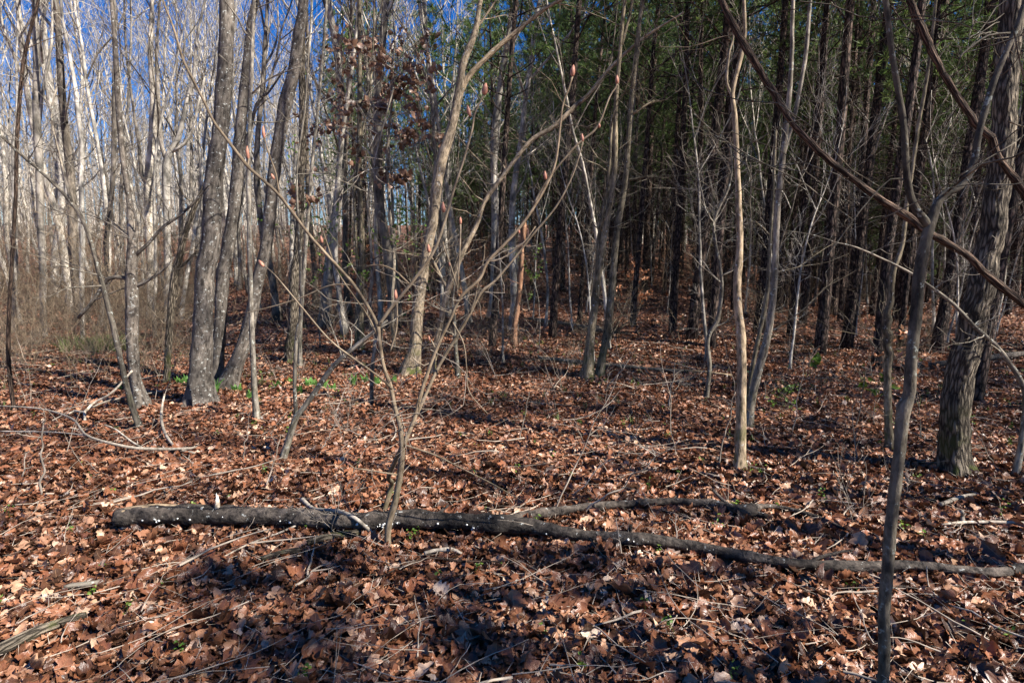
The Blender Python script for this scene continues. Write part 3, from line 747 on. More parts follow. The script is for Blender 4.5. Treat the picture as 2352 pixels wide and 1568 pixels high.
vine('thick shaggy vine sweeping diagonally from the top to the right edge behind the foreground fork',
     [(1630, -70, 14), (1658, 0, 14), (1688, 64, 14), (1729, 135, 15), (1776, 211, 15), (1808, 268, 14), (1867, 334, 14), (1937, 393, 14), (2013, 451, 15), (2084, 498, 15), (2131, 533, 15), (2218, 586, 16), (2283, 645, 17), (2352, 697, 18), (2440, 770, 19), (2520, 860, 20), (2600, 1000, 22), (2640, 1250, 24)], 3.4, 5)
vine('shorter shaggy vine crossing the upper right corner in front of the furrowed oak',
     [(2080, -80, 14), (2090, 0, 14), (2125, 82, 15), (2166, 170, 15), (2219, 252, 15), (2248, 293, 15), (2277, 316, 15), (2295, 363, 15), (2330, 410, 17), (2352, 440, 18), (2430, 530, 19), (2520, 680, 20), (2590, 900, 22), (2620, 1230, 24)], 3.5, 6)

# ---------------------------------------------------------------- budding sapling (foreground, centre left)
def bud_mb(mb, p, d, L, r):
    d = unit(d)
    s = np.array([0, .12, .3, .55, .8, 1.0]); rr = np.array([.45, .75, 1, .95, .6, .08])
    side = unit(np.cross(d, [0, 1, 0.1]))
    pts = p + d * (s * L)[:, None] + side * (np.sin(s * 3) * L * .04)[:, None]
    mb.tube(pts, rr * r, sides=8, lump=.05, seed=int(p[0] * 1000) % 97)

def budding():
    b = G(890, 1262)
    Y0 = b[1]
    t = empty('budding_sapling', tuple(b), 'many-branched foreground sapling with fat pink buds, standing before the fallen log', 'sapling')
    m = M['magnolia']; brs = []
    main = [(890, 1262, 16), (893, 1204, 15), (907, 1153, 15), (917, 1102, 15), (924, 1034, 14), (922, 1005, 12), (919, 979, 11), (907, 935, 10), (897, 888, 10), (882, 844, 9), (873, 796, 9), (869, 750, 9)]
    stems = {
        'trunk': main,
        'branch_a': [(869, 756, 8), (856, 723, 8), (814, 656, 7.5), (767, 603, 7), (720, 551, 7), (679, 498, 7), (641, 448, 7), (600, 410, 7), (568, 381, 8), (527, 328, 7), (492, 281, 6), (469, 234, 6), (445, 187, 6), (422, 141, 6), (398, 64, 5), (378, 12, 4), (368, -25, 3)],
        'branch_b': [(868, 750, 8), (893, 714, 8), (949, 645, 7.5), (984, 598, 7), (1004, 560, 7), (1019, 516, 7), (1043, 434, 6), (1066, 363, 5.5), (1084, 299, 5), (1090, 264, 4), (1104, 232, 4), (1111, 218, 4)],
        'branch_c': [(926, 1025, 11), (938, 995, 10), (952, 961, 10), (968, 900, 9), (981, 859, 8), (999, 811, 8), (1018, 767, 7), (1036, 730, 7), (1058, 683, 7), (1102, 640, 7), (1119, 603, 7), (1160, 560, 7), (1195, 521, 7), (1225, 478, 6), (1254, 427, 6), (1277, 369, 5), (1292, 246, 4), (1306, 205, 4), (1315, 176, 4)],
    }
    more = [
        [(955, 958, 8, .1), (985, 890, 8, .15), (1010, 837, 8, .2), (1039, 789, 8, .2), (1076, 727, 7, .2), (1105, 672, 7, .2), (1137, 645, 6, .2), (1184, 590, 5, .2), (1219, 545, 5, .2), (1277, 475, 4.5, .2), (1312, 410, 4, .2), (1330, 360, 3, .2), (1339, 325, 3, .2)],
        [(1225, 470, 5, 0), (1260, 410, 5, 0), (1324, 334, 5, 0), (1371, 293, 4.5, 0), (1400, 223, 4, 0), (1412, 205, 3.5, 0), (1418, 193, 4, 0)],
        [(900, 893, 6, -.05), (873, 867, 5, -.1), (808, 820, 5, -.2), (756, 779, 4, -.25), (691, 703, 4, -.3), (630, 630, 3, -.3), (608, 612, 3, -.3)],
        [(641, 446, 4, 0), (634, 400, 3.5, 0), (615, 346, 3.5, 0), (608, 315, 3, 0)],
        [(568, 385, 4, 0), (571, 368, 4, 0), (571, 362, 4, 0)],
        [(1052, 664, 4, 0), (1044, 640, 4, 0), (1034, 606, 4, 0), (1022, 575, 3.5, 0), (1017, 555, 3, 0)],
        [(1050, 680, 4, 0), (1052, 640, 4, 0), (1056, 575, 4, 0), (1058, 515, 4, 0)],
        [(895, 810, 4, 0), (910, 760, 4, 0), (912, 710, 4, 0), (910, 685, 4, 0)],
        [(866, 768, 5, 0), (845, 725, 5, 0), (820, 690, 4, 0), (785, 640, 4, 0), (765, 600, 3.5, 0), (745, 540, 3, 0), (735, 515, 2.5, 0)],
        [(984, 598, 4, 0), (985, 580, 4, 0), (986, 577, 3, 0)],
        [(818, 655, 4, 0), (760, 655, 3.5, 0), (700, 680, 3, 0), (640, 700, 2.5, 0), (560, 720, 2, 0)],
        [(940, 652, 4, 0), (905, 620, 3.5, 0), (870, 608, 3.5, 0), (840, 612, 3, 0)],
        [(1120, 600, 4, 0), (1150, 595, 3.5, 0), (1200, 560, 3, 0), (1230, 520, 2.5, 0)],
        [(925, 1020, 5, 0), (1000, 1045, 4, 0), (1060, 1075, 3, 0), (1130, 1110, 2.5, 0), (1200, 1150, 2, 0)],
        [(912, 1090, 5, -.1), (880, 1085, 4, -.1), (840, 1078, 3.5, -.15), (815, 1075, 3, -.15), (802, 1066, 3, -.15)],
        [(1078, 720, 4, .1), (1090, 690, 3.5, .1), (1100, 640, 3, .1), (1112, 590, 3, .1), (1113, 560, 2, .1)],
        [(1040, 740, 4, .1), (1065, 790, 3.5, .1), (1072, 850, 3, .1), (1078, 900, 2.5, .1), (1120, 950, 2, .1)],
        [(946, 820, 3.5, 0), (975, 840, 3.5, 0), (1003, 815, 3, 0), (990, 780, 3, 0)],
    ]
    for k, pix in stems.items():
        pts, rad = stem_pts(pix, Y0, b if k == 'trunk' else None)
        if k == 'trunk':
            pts = np.concatenate([[b - np.array([0, 0, .08])], pts]); rad = np.concatenate([[rad[0]], rad])
        # branches also reach towards / away from the viewer
        pts, rad = spline(pts, rad, step=.025)
        mb = MB(); mb.tube(pts, rad, sides=12, lump=.06, seed=len(k)); ob = mb.obj('trunk' if k == 'trunk' else 'branch', m, t, b); brs.append((ob, pts))
    b2 = G(880, 1180)
    pts, rad = stem_pts([(880, 1180, 12), (890, 1148, 12), (900, 1110, 11), (912, 1060, 10), (921, 1022, 10)], b2[1], b2)
    pts[-1] = P(924, 1025, Y0); pts[-2][1] = (Y0 + b2[1]) / 2
    pts, rad = spline(np.concatenate([[b2 - np.array([0, 0, .06])], pts]), np.concatenate([[rad[0]], rad]), step=.03)
    mb = MB(); mb.tube(pts, rad, sides=10, lump=.06, seed=3); mb.obj('stem', m, t, b)
    for k, pix in enumerate(more):
        pts, rad = stem_pts(pix, Y0)
        pts, rad = spline(pts, rad, step=.03)
        mb = MB(); mb.tube(pts, rad, sides=7, lump=.08, seed=k + 20); ob = mb.obj('branch', m, t, b); brs.append((ob, pts))
    buds = [(1113, 218, 1117, 190, 15), (1080, 268, 1074, 240, 10), (1315, 176, 1318, 148, 13), (1418, 193, 1418, 172, 10), (1254, 413, 1252, 392, 9), (1339, 325, 1337, 306, 8),
            (1376, 294, 1377, 282, 8), (571, 366, 568, 334, 9), (607, 318, 605, 288, 9), (1058, 515, 1058, 497, 8), (1020, 488, 1018, 463, 11), (986, 580, 984, 560, 10), (910, 688, 909, 664, 10),
            (606, 612, 594, 596, 10), (804, 1068, 794, 1058, 6), (987, 782, 985, 770, 6), (1034, 612, 1032, 598, 6), (826, 856, 817, 838, 8), (740, 558, 737, 540, 8), (630, 412, 623, 398, 8), (1193, 536, 1190, 522, 7)]
    for (x0, y0, x1, y1, w) in buds:
        p, q = P(x0, y0, Y0), P(x1, y1, Y0)
        mb = MB(); bud_mb(mb, p, q - p, np.linalg.norm(q - p) * .98, w * .9 * fwd(p) / F / 2)
        near = min(brs, key=lambda c: float(np.min(np.linalg.norm(c[1] - p, axis=1))))
        mb.obj('bud', M['bud'], near[0], b)
    rg = np.random.default_rng(77); lines = []
    for k in range(26):
        px, py = rg.uniform(880, 1110), rg.uniform(600, 1000)
        x = 900 + (1000 - py) * (0.45 if k % 2 else -.1)
        p = P(x, py, Y0 + rg.uniform(-.1, .1))
        d = unit(np.array([rg.normal(0, 1), rg.normal(0, .6), rg.uniform(-.6, .6)]))
        grow(lines, p, d, rg.uniform(.15, .5), .0028, 1, rg, 6, (3,), .7, -.02, .25, .0012)
    mb = MB(); lines_to(mb, lines, 4); mb.obj('twigs', M['twig'], t, b)
budding()

# ---------------------------------------------------------------- fallen wood
def on_ground(pix, lift=0.6):
    pts = []; rad = []
    for q in pix:
        p = G(q[0], q[1]); r = q[2] * fwd(p) / F / 2
        h = r * lift + (q[3] if len(q) > 3 else 0.035) + 0.012 + (.02 if r > .035 else 0)
        p = G(q[0], q[1], h); pts.append(p); rad.append(r)
    return np.array(pts), np.array(rad)

def lying(name, label, cat, m, pix, seed=0, sides=10, lump=.1, group=None, limbs=(), step=.04, lift=.6, extra=None, cap=True, ridge=0.0):
    pts, rad = on_ground(pix, lift)
    pts, rad = spline(pts, rad, step=step)
    o = pts[len(pts) // 2].copy(); o[2] = gz1(o[0], o[1])
    mb = MB(); mb.tube(pts, rad, sides=sides, lump=lump, seed=seed, ridge=ridge)
    if not limbs and not extra:
        ob = mb.obj(name, m, None, tuple(o)); tag(ob, label, cat, group); return ob
    t = empty(name, tuple(o), label, cat, group)
    mb.obj('log_body', m, t, o)
    for k, l in enumerate(limbs):
        p2, r2 = on_ground(l, lift); p2, r2 = spline(p2, r2, step=step)
        mb = MB(); mb.tube(p2, r2, sides=max(8, sides - 4), lump=lump, seed=seed + k + 9, ridge=ridge); mb.obj('limb', m, t, o)
    if extra: extra(t, o, pts, rad)
    return t

def fungi(t, o, pts, rad):
    rg = np.random.default_rng(4)
    ct = [(1020 / 1.68 * .574, 0)]
    for cx, n in ((352, 6), (430, 3), (530, 2), (655, 2), (845, 3), (880, 8), (900, 5), (1000, 3), (1075, 2), (1110, 1), (1238, 1), (1440, 2)):
        k = int(np.argmin([abs(pts[i][0] - P(cx, 1200, pts[i][1])[0]) for i in range(len(pts))]))
        mb = MB()
        for j in range(n):
            kk = max(0, min(len(pts) - 1, k + rg.integers(-3, 4)))
            tt = unit(pts[min(kk + 1, len(pts) - 1)] - pts[max(kk - 1, 0)])
            side = unit(np.cross(tt, [0, 0, 1])); side = side if side[1] < 0 else -side
            a = rg.uniform(-0.5, .25)
            nrm = unit(side * math.cos(a) + np.array([0, 0, math.sin(a)]))
            c = pts[kk] + nrm * rad[kk] * 1.0 + tt * rg.uniform(-.02, .02)
            s = rg.uniform(.0025, .008)
            mb.tube(np.array([c - nrm * .006, c + nrm * .003, c + nrm * .006]), np.array([s * .8, s, s * .5]), sides=7, lump=.2, seed=j)
        mb.obj('shelf_fungus', M['fungus'], t, o)

def peeled(t, o, pts, rad):
    fungi(t, o, pts, rad)
    mb = MB()
    seg = slice(2, max(6, int(len(pts) * .10)))
    p2 = pts[seg] + np.array([0, .012, .006]); mb.tube(p2, rad[seg] * .93, sides=10, lump=.05, seed=2)
    mb.obj('peeled_wood', M['decay'], t, o)

lying('fallen_log', 'long blackened fallen log dotted with white fungus across the foreground, forking to the right', 'log', M['log'],
      [(272, 1189, 30), (282, 1187, 38), (340, 1182, 42), (420, 1181, 41), (500, 1182, 38), (600, 1184, 36), (684, 1187, 34), (804, 1196, 36), (849, 1195, 37), (952, 1191, 37), (1054, 1197, 35), (1157, 1203, 37), (1225, 1209, 31), (1328, 1228, 25), (1396, 1235, 25), (1464, 1236, 28), (1550, 1248, 26), (1650, 1266, 24), (1753, 1283, 22), (1856, 1297, 23), (1992, 1300, 22), (2095, 1297, 20), (2197, 1307, 18), (2283, 1314, 18), (2352, 1304, 22), (2450, 1310, 20)],
      seed=1, sides=44, lump=.12, step=.015, ridge=.12, extra=peeled,
      limbs=[[(1160, 1196, 24), (1225, 1181, 21), (1328, 1167, 18), (1430, 1157, 16), (1550, 1150, 14), (1582, 1153, 15), (1633, 1155, 18), (1668, 1165, 20), (1719, 1171, 28), (1735, 1166, 18), (1755, 1162, 11), (1790, 1164, 9), (1839, 1175, 9), (1890, 1191, 7), (1941, 1215, 6)],
             [(1715, 1172, 20), (1740, 1180, 14), (1763, 1185, 12)], [(1680, 1165, 10), (1660, 1148, 8, .05), (1637, 1124, 5, .10)],
             [(1440, 1232, 12, .04), (1446, 1218, 9, .09), (1450, 1205, 6, .13)], [(1000, 1188, 9, .05), (1015, 1172, 7, .09), (1030, 1160, 4, .13)],
             [(1850, 1296, 9, .03), (1880, 1280, 7, .07), (1925, 1268, 5, .09), (1960, 1262, 3, .1)], [(640, 1190, 9, .03), (625, 1212, 6, .02), (612, 1228, 4, .01)]])
lying('decaying_log', 'pale yellowish rotting log lying across the middle distance behind the clump', 'log', M['decay'],
      [(1237, 820, 7), (1260, 823, 8), (1332, 831, 9), (1424, 840, 8), (1515, 848, 7), (1607, 853, 6), (1680, 862, 5)], seed=2, step=.1)
lying('decaying_log', 'dark rotting log farther back among the pine trunks in the centre', 'log', M['decay'],
      [(1215, 731, 6), (1250, 736, 8), (1288, 742, 8), (1376, 756, 9), (1400, 760, 7)], seed=3, step=.2)
lying('fallen_log', 'dark straight log on the ground behind the furrowed oak', 'log', M['log'],
      [(2050, 842, 8), (2110, 838, 10), (2180, 832, 12), (2260, 822, 12), (2352, 812, 12), (2440, 806, 12)], seed=4, step=.1, lift=1.2)
lying('weathered_log', 'grey weathered log coming in from the bottom left corner', 'log', M['furrow'],
      [(-60, 1530, 28), (0, 1491, 28), (68, 1457, 26), (137, 1430, 20), (180, 1416, 17), (198, 1411, 12)], seed=5, sides=14, lump=.06)
lying('weathered_log', 'short broken log lying just below the long fallen log, left of the budding sapling', 'log', M['furrow'],
      [(704, 1247, 12), (722, 1240, 14), (752, 1232, 15), (804, 1225, 17), (828, 1221, 12)], seed=6, sides=12, lump=.1)
lying('weathered_log', 'sunken bark-stripped wood piece below the short broken log', 'log', M['furrow'],
      [(600, 1282, 10), (640, 1270, 12), (690, 1262, 12)], seed=16, sides=10, lump=.1, lift=.2)
lying('curved_stick', 'curved tan stick resting over the fallen log, its end pointing left', 'stick', M['palewood'],
      [(694, 1146, 10, .03), (709, 1161, 9, .04), (725, 1169, 9, .06), (766, 1172, 8, .12), (781, 1174, 8, .15), (800, 1181, 8, .17), (822, 1194, 8, .15), (849, 1218, 8, .07), (862, 1234, 7, .02)], seed=7, step=.02)
lying('lichen_stick', 'thick grey lichen-crusted stick piece on the leaves at lower left', 'stick', M['grey'],
      [(147, 1348, 8), (165, 1344, 11), (200, 1340, 12), (225, 1337, 10), (236, 1334, 7)], seed=8)
lying('long_stick', 'long thin pale stick running from the lower left leaves up to the fallen log', 'stick', M['palewood'],
      [(330, 1340, 2, .0), (400, 1320, 3, .01), (444, 1311, 3.5, .01), (478, 1298, 3.5, .01), (564, 1252, 4, .02), (649, 1220, 4, .03), (735, 1182, 4, .09), (790, 1172, 3.5, .16)], seed=9, step=.03)
lying('pale_stick', 'pale forked stick at the right edge with an upright stub', 'stick', M['palewood'],
      [(2163, 1204, 4), (2214, 1199, 7), (2283, 1198, 7), (2352, 1201, 8), (2420, 1206, 8)], seed=10, limbs=[[(2212, 1198, 8), (2211, 1185, 8, .04), (2210, 1174, 7, .09)]])
lying('pale_stick', 'pale grey stick angled up behind the pale forked stick at the right', 'stick', M['palewood'],
      [(2160, 1158, 9), (2190, 1147, 9), (2214, 1139, 8), (2245, 1133, 5)], seed=11)
lying('thin_stick', 'thin grey stick curving through the bottom right leaves', 'stick', M['palewood'],
      [(2129, 1300, 2, .12), (2130, 1330, 2.5, .06), (2140, 1356, 3, .02), (2180, 1389, 4), (2232, 1403, 4), (2283, 1437, 4.5), (2352, 1463, 5), (2400, 1480, 5)], seed=12)
lying('pale_stick', 'gnarled pale stick piece lying below the log right of the budding sapling', 'stick', M['palewood'],
      [(975, 1270, 7), (995, 1264, 8), (1020, 1262, 10), (1040, 1262, 10), (1060, 1270, 5)], seed=13, lump=.2)
lying('fallen_branch', 'long pale fallen branch arching over the leaves at the left, held up by its twigs', 'branch', M['palewood'],
      [(-40, 930, 3, .18), (0, 932, 3, .2), (95, 939, 3.5, .22), (165, 961, 4, .18), (198, 998, 4.5, .12), (256, 1018, 6, .1), (329, 1030, 7, .06), (439, 1029, 6, .03), (452, 1022, 4, .03)], seed=14,
      limbs=[[(330, 1030, 5, .06), (300, 1012, 4, .1), (265, 985, 3, .16), (240, 975, 2.5, .2)], [(205, 1000, 3, .12), (120, 992, 3, .06), (0, 990, 3, .03)]])
lying('fallen_branch', 'grey forked branch propped against the broken-knot trunk', 'branch', M['palewood'],
      [(150, 955, 3, .02), (170, 944, 5, .04), (194, 945, 6, .06), (215, 925, 5, .12), (256, 902, 4, .22), (304, 851, 3.5, .42)], seed=15,
      limbs=[[(194, 945, 6, .06), (195, 965, 5, .03)], [(205, 938, 4, .06), (250, 920, 4, .08), (330, 905, 3, .06), (395, 893, 3, .04)]])
lying('fallen_branch', 'hooked tan branch on the leaves in front of the pale slanting sapling', 'branch', M['palewood'],
      [(378, 905, 3, .25), (372, 935, 5, .15), (371, 965, 6, .10), (382, 1000, 6, .05), (408, 1030, 6, .02), (447, 1040, 5, .02)], seed=21)
lying('dark_stick', 'dark forked twig lying on shaded leaves at the bottom centre', 'stick', M['vine'],
      [(800, 1355, 2, .0), (860, 1330, 3), (935, 1295, 3), (990, 1280, 4), (1050, 1288, 6), (1110, 1288, 4), (1150, 1290, 3)], seed=22)

def stub():
    b = G(497, 1218)
    pts = np.array([b - [0, 0, .03], P(497, 1205, b[1]), P(498, 1180, b[1]), P(499, 1160, b[1]), P(499, 1146, b[1])]); s = fwd(b) / F / 2
    pts, rad = spline(pts, np.array([13, 12, 11, 11, 9]) * s, step=.02)
    t = empty('broken_stake', tuple(b), 'short upright broken stick with a splintered white top in front of the log', 'stick')
    mb = MB(); mb.tube(pts, rad, sides=10, lump=.12, seed=3); mb.obj('shaft', M['palewood'], t, b)
    mb = MB(); q = pts[-1]
    for k in range(5):
        a = k * 1.26; c = q + np.array([math.cos(a), math.sin(a), 0]) * rad[-1] * .5
        mb.tube(np.array([c - [0, 0, .02], c + [0, 0, .012 + .012 * (k % 3)]]), np.array([rad[-1] * .6, rad[-1] * .15]), sides=5)
    mb.obj('splintered_top', M['fungus'], t, b)
    p2 = np.array([G(478, 1232, .01), P(484, 1205, b[1]), P(490, 1185, b[1])])
    pts, rad = spline(p2, np.array([5, 4, 3]) * s, nper=4)
    mb = MB(); mb.tube(pts, rad, sides=6, lump=.1); mb.obj('side_splinter', M['palewood'], t, b)
stub()
#SECTION3
# ---------------------------------------------------------------- prototype background trees
def proto_hardwood(seed, H, r0, fork, m):
    rg = np.random.default_rng(seed)
    lines = []; trunk = []
    p = np.array([0, 0, -.1]); d = unit(np.array([rg.normal(0, .04), rg.normal(0, .04), 1]))
    n = 16; pts = [p]; rad = [r0 * 1.35]
    for i in range(n):
        d = unit(d + rg.normal(0, .05, 3) + np.array([0, 0, .06])); p = p + d * H / n
        pts.append(p); rad.append(max(.01, r0 * (1 - .9 * ((i + 1) / n) ** 1.1)))
    pts, rad = spline(np.array(pts), np.array(rad), nper=2)
    mb = MB(); mb.tube(pts, rad, sides=10, lump=.08, seed=seed, flare=.5)
    N_ = len(pts)
    for i in range(fork):
        k = int(N_ * (.22 + .72 * (i + rg.random()) / fork)); k = min(k, N_ - 2)
        a = rg.uniform(0, 6.28); tt = k / N_
        d = unit(np.array([math.cos(a), math.sin(a), rg.uniform(.7, 1.8)]))
        big = tt > .4
        grow(lines, pts[k], d, H * (.36 if big else .16) * (1.25 - .7 * tt) * rg.uniform(.6, 1.3), rad[k] * (.6 if big else .25), 2, rg, 7, (5, 4), .55, .10, .15, .004, .5, .5)
    for i in range(18):     # low dead twigs
        k = int(N_ * rg.uniform(.08, .4)); a = rg.uniform(0, 6.28)
        grow(lines, pts[k], unit(np.array([math.cos(a), math.sin(a), rg.uniform(-.2, .8)])), rg.uniform(.4, 1.3), .008, 1, rg, 5, (4,), .7, .02, .2, .0035, .5, .5)
    me_t = mb.mesh('trunk', m)
    m2 = MB(); lines_to(m2, lines, 5)
    return me_t, m2.mesh('crown', m)

def proto_pine(seed, H, r0, cb):
    rg = np.random.default_rng(seed)
    p = np.array([0, 0, -.1]); d = np.array([0, 0, 1.0]); n = 12; pts = [p]; rad = [r0 * 1.25]
    for i in range(n):
        d = unit(d + rg.normal(0, .018, 3) + np.array([0, 0, .05])); p = p + d * H / n
        pts.append(p); rad.append(max(.02, r0 * (1 - .85 * ((i + 1) / n) ** 1.3)))
    pts, rad = spline(np.array(pts), np.array(rad), nper=3)
    mb = MB(); mb.tube(pts, rad, sides=9, lump=.07, seed=seed)
    N_ = len(pts); dead = []; live = []; tips = []
    for i in range(46):
        h = rg.uniform(1.6, cb + 1.5); k = min(N_ - 2, int(N_ * h / H)); a = rg.uniform(0, 6.28)
        L = rg.uniform(.3, .9) + (1.3 * rg.random() if h > 4 else .2)
        grow(dead, pts[k], unit(np.array([math.cos(a), math.sin(a), rg.uniform(-.15, .55)])), L, .010, 1, rg, 5, (4,), .7, .0, .16, .003, .45, .5, .3)
    nl = 40
    for i in range(nl):
        h = cb + (H - cb) * ((i + rg.random()) / nl) ** .9; k = min(N_ - 2, int(N_ * h / H)); a = rg.uniform(0, 6.28) + i * 2.4
        L = (1 - (h - cb) / (H - cb)) ** .6 * 2.5 * rg.uniform(.6, 1.2) + .45
        grow(live, pts[k], unit(np.array([math.cos(a), math.sin(a), rg.uniform(.1, .6)])), L, .022, 1, rg, 5, (7,), .75, .10, .14, .004, .42, .5, .3, tips)
    # needle tufts
    V = []; r = []
    tp = np.array([t[0] for t in tips]); td = np.array([t[1] for t in tips])
    nn = 17
    for k in range(nn):
        q = td + rg.normal(0, .75, td.shape); q /= np.linalg.norm(q, axis=1, keepdims=True)
        L = rg.uniform(.13, .24, (len(tp), 1)); w = np.cross(q, rg.normal(0, 1, q.shape)); w /= np.linalg.norm(w, axis=1, keepdims=True)
        w = w * rg.uniform(.007, .016, (len(tp), 1))
        o = tp - td * rg.uniform(0, .14, (len(tp), 1))
        V.append(np.stack([o + w, o - w, o + q * L], 1)); r.append(rg.uniform(0, 1, len(tp)) * .5)
    V = np.concatenate(V).reshape(-1, 3)
    tr = np.tile(rg.uniform(0, .5, len(tp)), nn) + np.concatenate(r)
    m3 = MB(); m3.tris(V, np.arange(len(V)).reshape(-1, 3))
    ndl = m3.mesh('needles', M['needle'], attrs={'rnd': np.repeat(tr, 3)})
    m2 = MB(); lines_to(m2, dead + live, 4)
    return mb.mesh('trunk', M['pine']), m2.mesh('branches', M['pine']), ndl

HW = [proto_hardwood(100 + i, h, r, f, M['farbark']) for i, (h, r, f) in enumerate([(15, .09, 12), (17, .12, 13), (13, .065, 11), (16, .085, 13), (12, .055, 10), (18, .14, 13)])]
PN = [proto_pine(200 + i, h, r, c) for i, (h, r, c) in enumerate([(18, .105, 6.5), (20, .13, 8), (16, .085, 5.5), (19, .10, 7), (15, .07, 5), (9, .06, 1.2)])]

first = {}
def place(name, protos, parts, x, y, rz, s, lean, label, cat, group, sink=0.0):
    """copy of a prototype thing: an Empty and copies of its parts sharing mesh data"""
    key = (name, id(protos))
    if key not in first:
        t = empty(name, (0, 0, 0), label, cat, group)
        for nm, me in zip(parts, protos):
            c = bpy.data.objects.new(nm, me); COL.objects.link(c); c.parent = t
        first[key] = t; root = t
    else:
        src = first[key]
        root = src.copy(); COL.objects.link(root)
        for ch in [c for c in src.children]:
            c = ch.copy(); c.parent = root; COL.objects.link(c)
        root['label'] = label; root['group'] = group; root['category'] = cat
    root.location = (x, y, gz1(x, y) - sink)
    root.rotation_euler = (lean[0], lean[1], rz)
    root.scale = (s, s, s)
    return root

occ = []
def free(x, y, dmin):
    for (a, b) in occ:
        if (a - x) ** 2 + (b - y) ** 2 < dmin * dmin: return False
    return True

def zone(n, ang0, ang1, d0, d1, dmin, rg, tries=40):
    """random spots between two view angles (x/y) and two depths"""
    out = []
    for i in range(n):
        for k in range(tries):
            y = math.sqrt(rg.uniform(d0 ** 2, d1 ** 2)); x = y * rg.uniform(ang0, ang1)
            if free(x, y, dmin): occ.append((x, y)); out.append((x, y)); break
    return out

LM = [(-9999, 'left edge'), (60, 'black wavy sapling'), (300, 'broken-knot trunk'), (460, 'thickest trunk'), (585, 'slender grey sapling'), (680, 'forked sapling'), (826, 'pale straight tree'),
      (975, 'mossy central tree'), (1190, 'orange dead snag'), (1390, 'twin clump'), (1640, 'wavy sapling'), (1740, 'smooth curved tree'), (2050, 'twisted tree'), (2220, 'furrowed oak'), (2420, 'right edge')]
def between(x, y):
    px = x / y * F + 1176
    for k in range(len(LM) - 1):
        if px < LM[k + 1][0]: break
    else: return 'beyond the right edge', 'beyond the right edge'
    if k == 0 and px < 0: return 'outside the left edge of the photo', 'outside the left edge'
    return 'between the %s and the %s' % (LM[k][1], LM[k + 1][1]), 'between the %s and the %s' % (LM[k][1], LM[k + 1][1])
def dist_word(y): return 'nearer' if y < 20 else 'mid-distance' if y < 33 else 'farthest'
def ax(px): return (px - 1176) / F
rg = np.random.default_rng(55)

# pines measured one by one in the photograph (base x, base y, top x at the frame edge, width)
PINES = [(1883, 818, 1950, 26, 'nearest dark pine left of the twisted tree, bark edge lit red'),
         (1943, 803, 2030, 22, 'second dark pine left of the twisted tree'),
         (1587, 782, 1648, 25, 'broad black pine behind the wavy sapling'),
         (1269, 780, 1318, 18, 'dark straight pine right of the orange dead snag'),
         (1453, 752, 1494, 14, 'slim dark pine standing right behind the two-stemmed clump'),
         (1544, 765, 1582, 12, 'slim pine between the clump and the broad black pine'),
         (1740, 768, 1793, 20, 'black pine filling the gap between the kinked tree and the curved tree'),
         (1631, 800, 1672, 20, 'dark pine with red lit plates just behind the wavy sapling stem'),
         (2013, 848, 2090, 19, 'dark pine trunk left of the twisted tree foot'),
         (2066, 800, 2140, 14, 'dark pine seen between the twisted tree and the foreground trunk'),
         (2237, 925, 2400, 24, 'dark pine hidden half behind the furrowed oak'),
         (2150, 815, 2268, 13, 'thin dark pine between the foreground trunk and the oak'),
         (1130, 800, 1160, 14, 'slim dark pine left of the orange dead snag'),
         (1815, 775, 1880, 14, 'slim dark pine right of the smooth curved tree'),
         (1330, 745, 1372, 12, 'thin dark pine seen just left of the two-stemmed clump')]
for i, (bx, by, tx, w, lab) in enumerate(PINES):
    b = G(bx, by); tp = P(tx, 0, b[1])
    lean = math.atan2(tp[0] - b[0], tp[2] - b[2])
    pr = PN[i % 5]
    r = w * fwd(b) / F / 2; base_r = [.105, .13, .085, .10, .07][i % 5] * 1.1
    s = min(1.45, max(.7, r / base_r))
    occ.append((b[0], b[1]))
    place('pine_tree', pr, ('trunk', 'branches', 'crown'), b[0], b[1], 0, s, (0, lean), lab, 'pine', 'nearer dark pines on the right')
    # rz stays 0 so that the lean is in the picture plane

# the rest of the pine stand
glab = {'c': 'dark upright pine in the thick stand of pines at the centre and right', 'r': 'pine on the shaded right side of the woods beyond the furrowed oak'}
for (x, y) in zone(225, ax(1220), ax(2350), 14.5, 46, 1.1, rg):
    if y < 22 and x < 4.5: continue
    pr = PN[rg.integers(5)]
    place('pine_tree', pr, ('trunk', 'branches', 'crown'), x, y, rg.uniform(0, 6.28), rg.uniform(.68, 1.0), (rg.normal(0, .02), rg.normal(.02, .02)),
          dist_word(y) + ' pine ' + between(x, y)[0], 'pine', dist_word(y) + ' pines ' + between(x, y)[1])
for (x, y) in zone(34, ax(2350), 1.6, 7, 42, 1.9, rg):
    pr = PN[rg.integers(5)]
    place('pine_tree', pr, ('trunk', 'branches', 'crown'), x, y, rg.uniform(0, 6.28), rg.uniform(.8, 1.1), (rg.normal(0, .02), rg.normal(.02, .02)),
          'pine in the shady stand at and beyond the right edge of the photo', 'pine', 'pines at the right edge')
for i in range(75):
    x, y = rg.uniform(10, 34), rg.uniform(1, 32)
    if x / y < ax(2420) or not free(x, y, 1.8) or (y < 8 and x < 13.5): continue
    occ.append((x, y)); pr = PN[rg.integers(5)]
    place('pine_tree', pr, ('trunk', 'branches', 'crown'), x, y, rg.uniform(0, 6.28), rg.uniform(.85, 1.1), (0, 0), 'pine standing outside the photo past the right edge', 'pine', 'pines past the right edge')
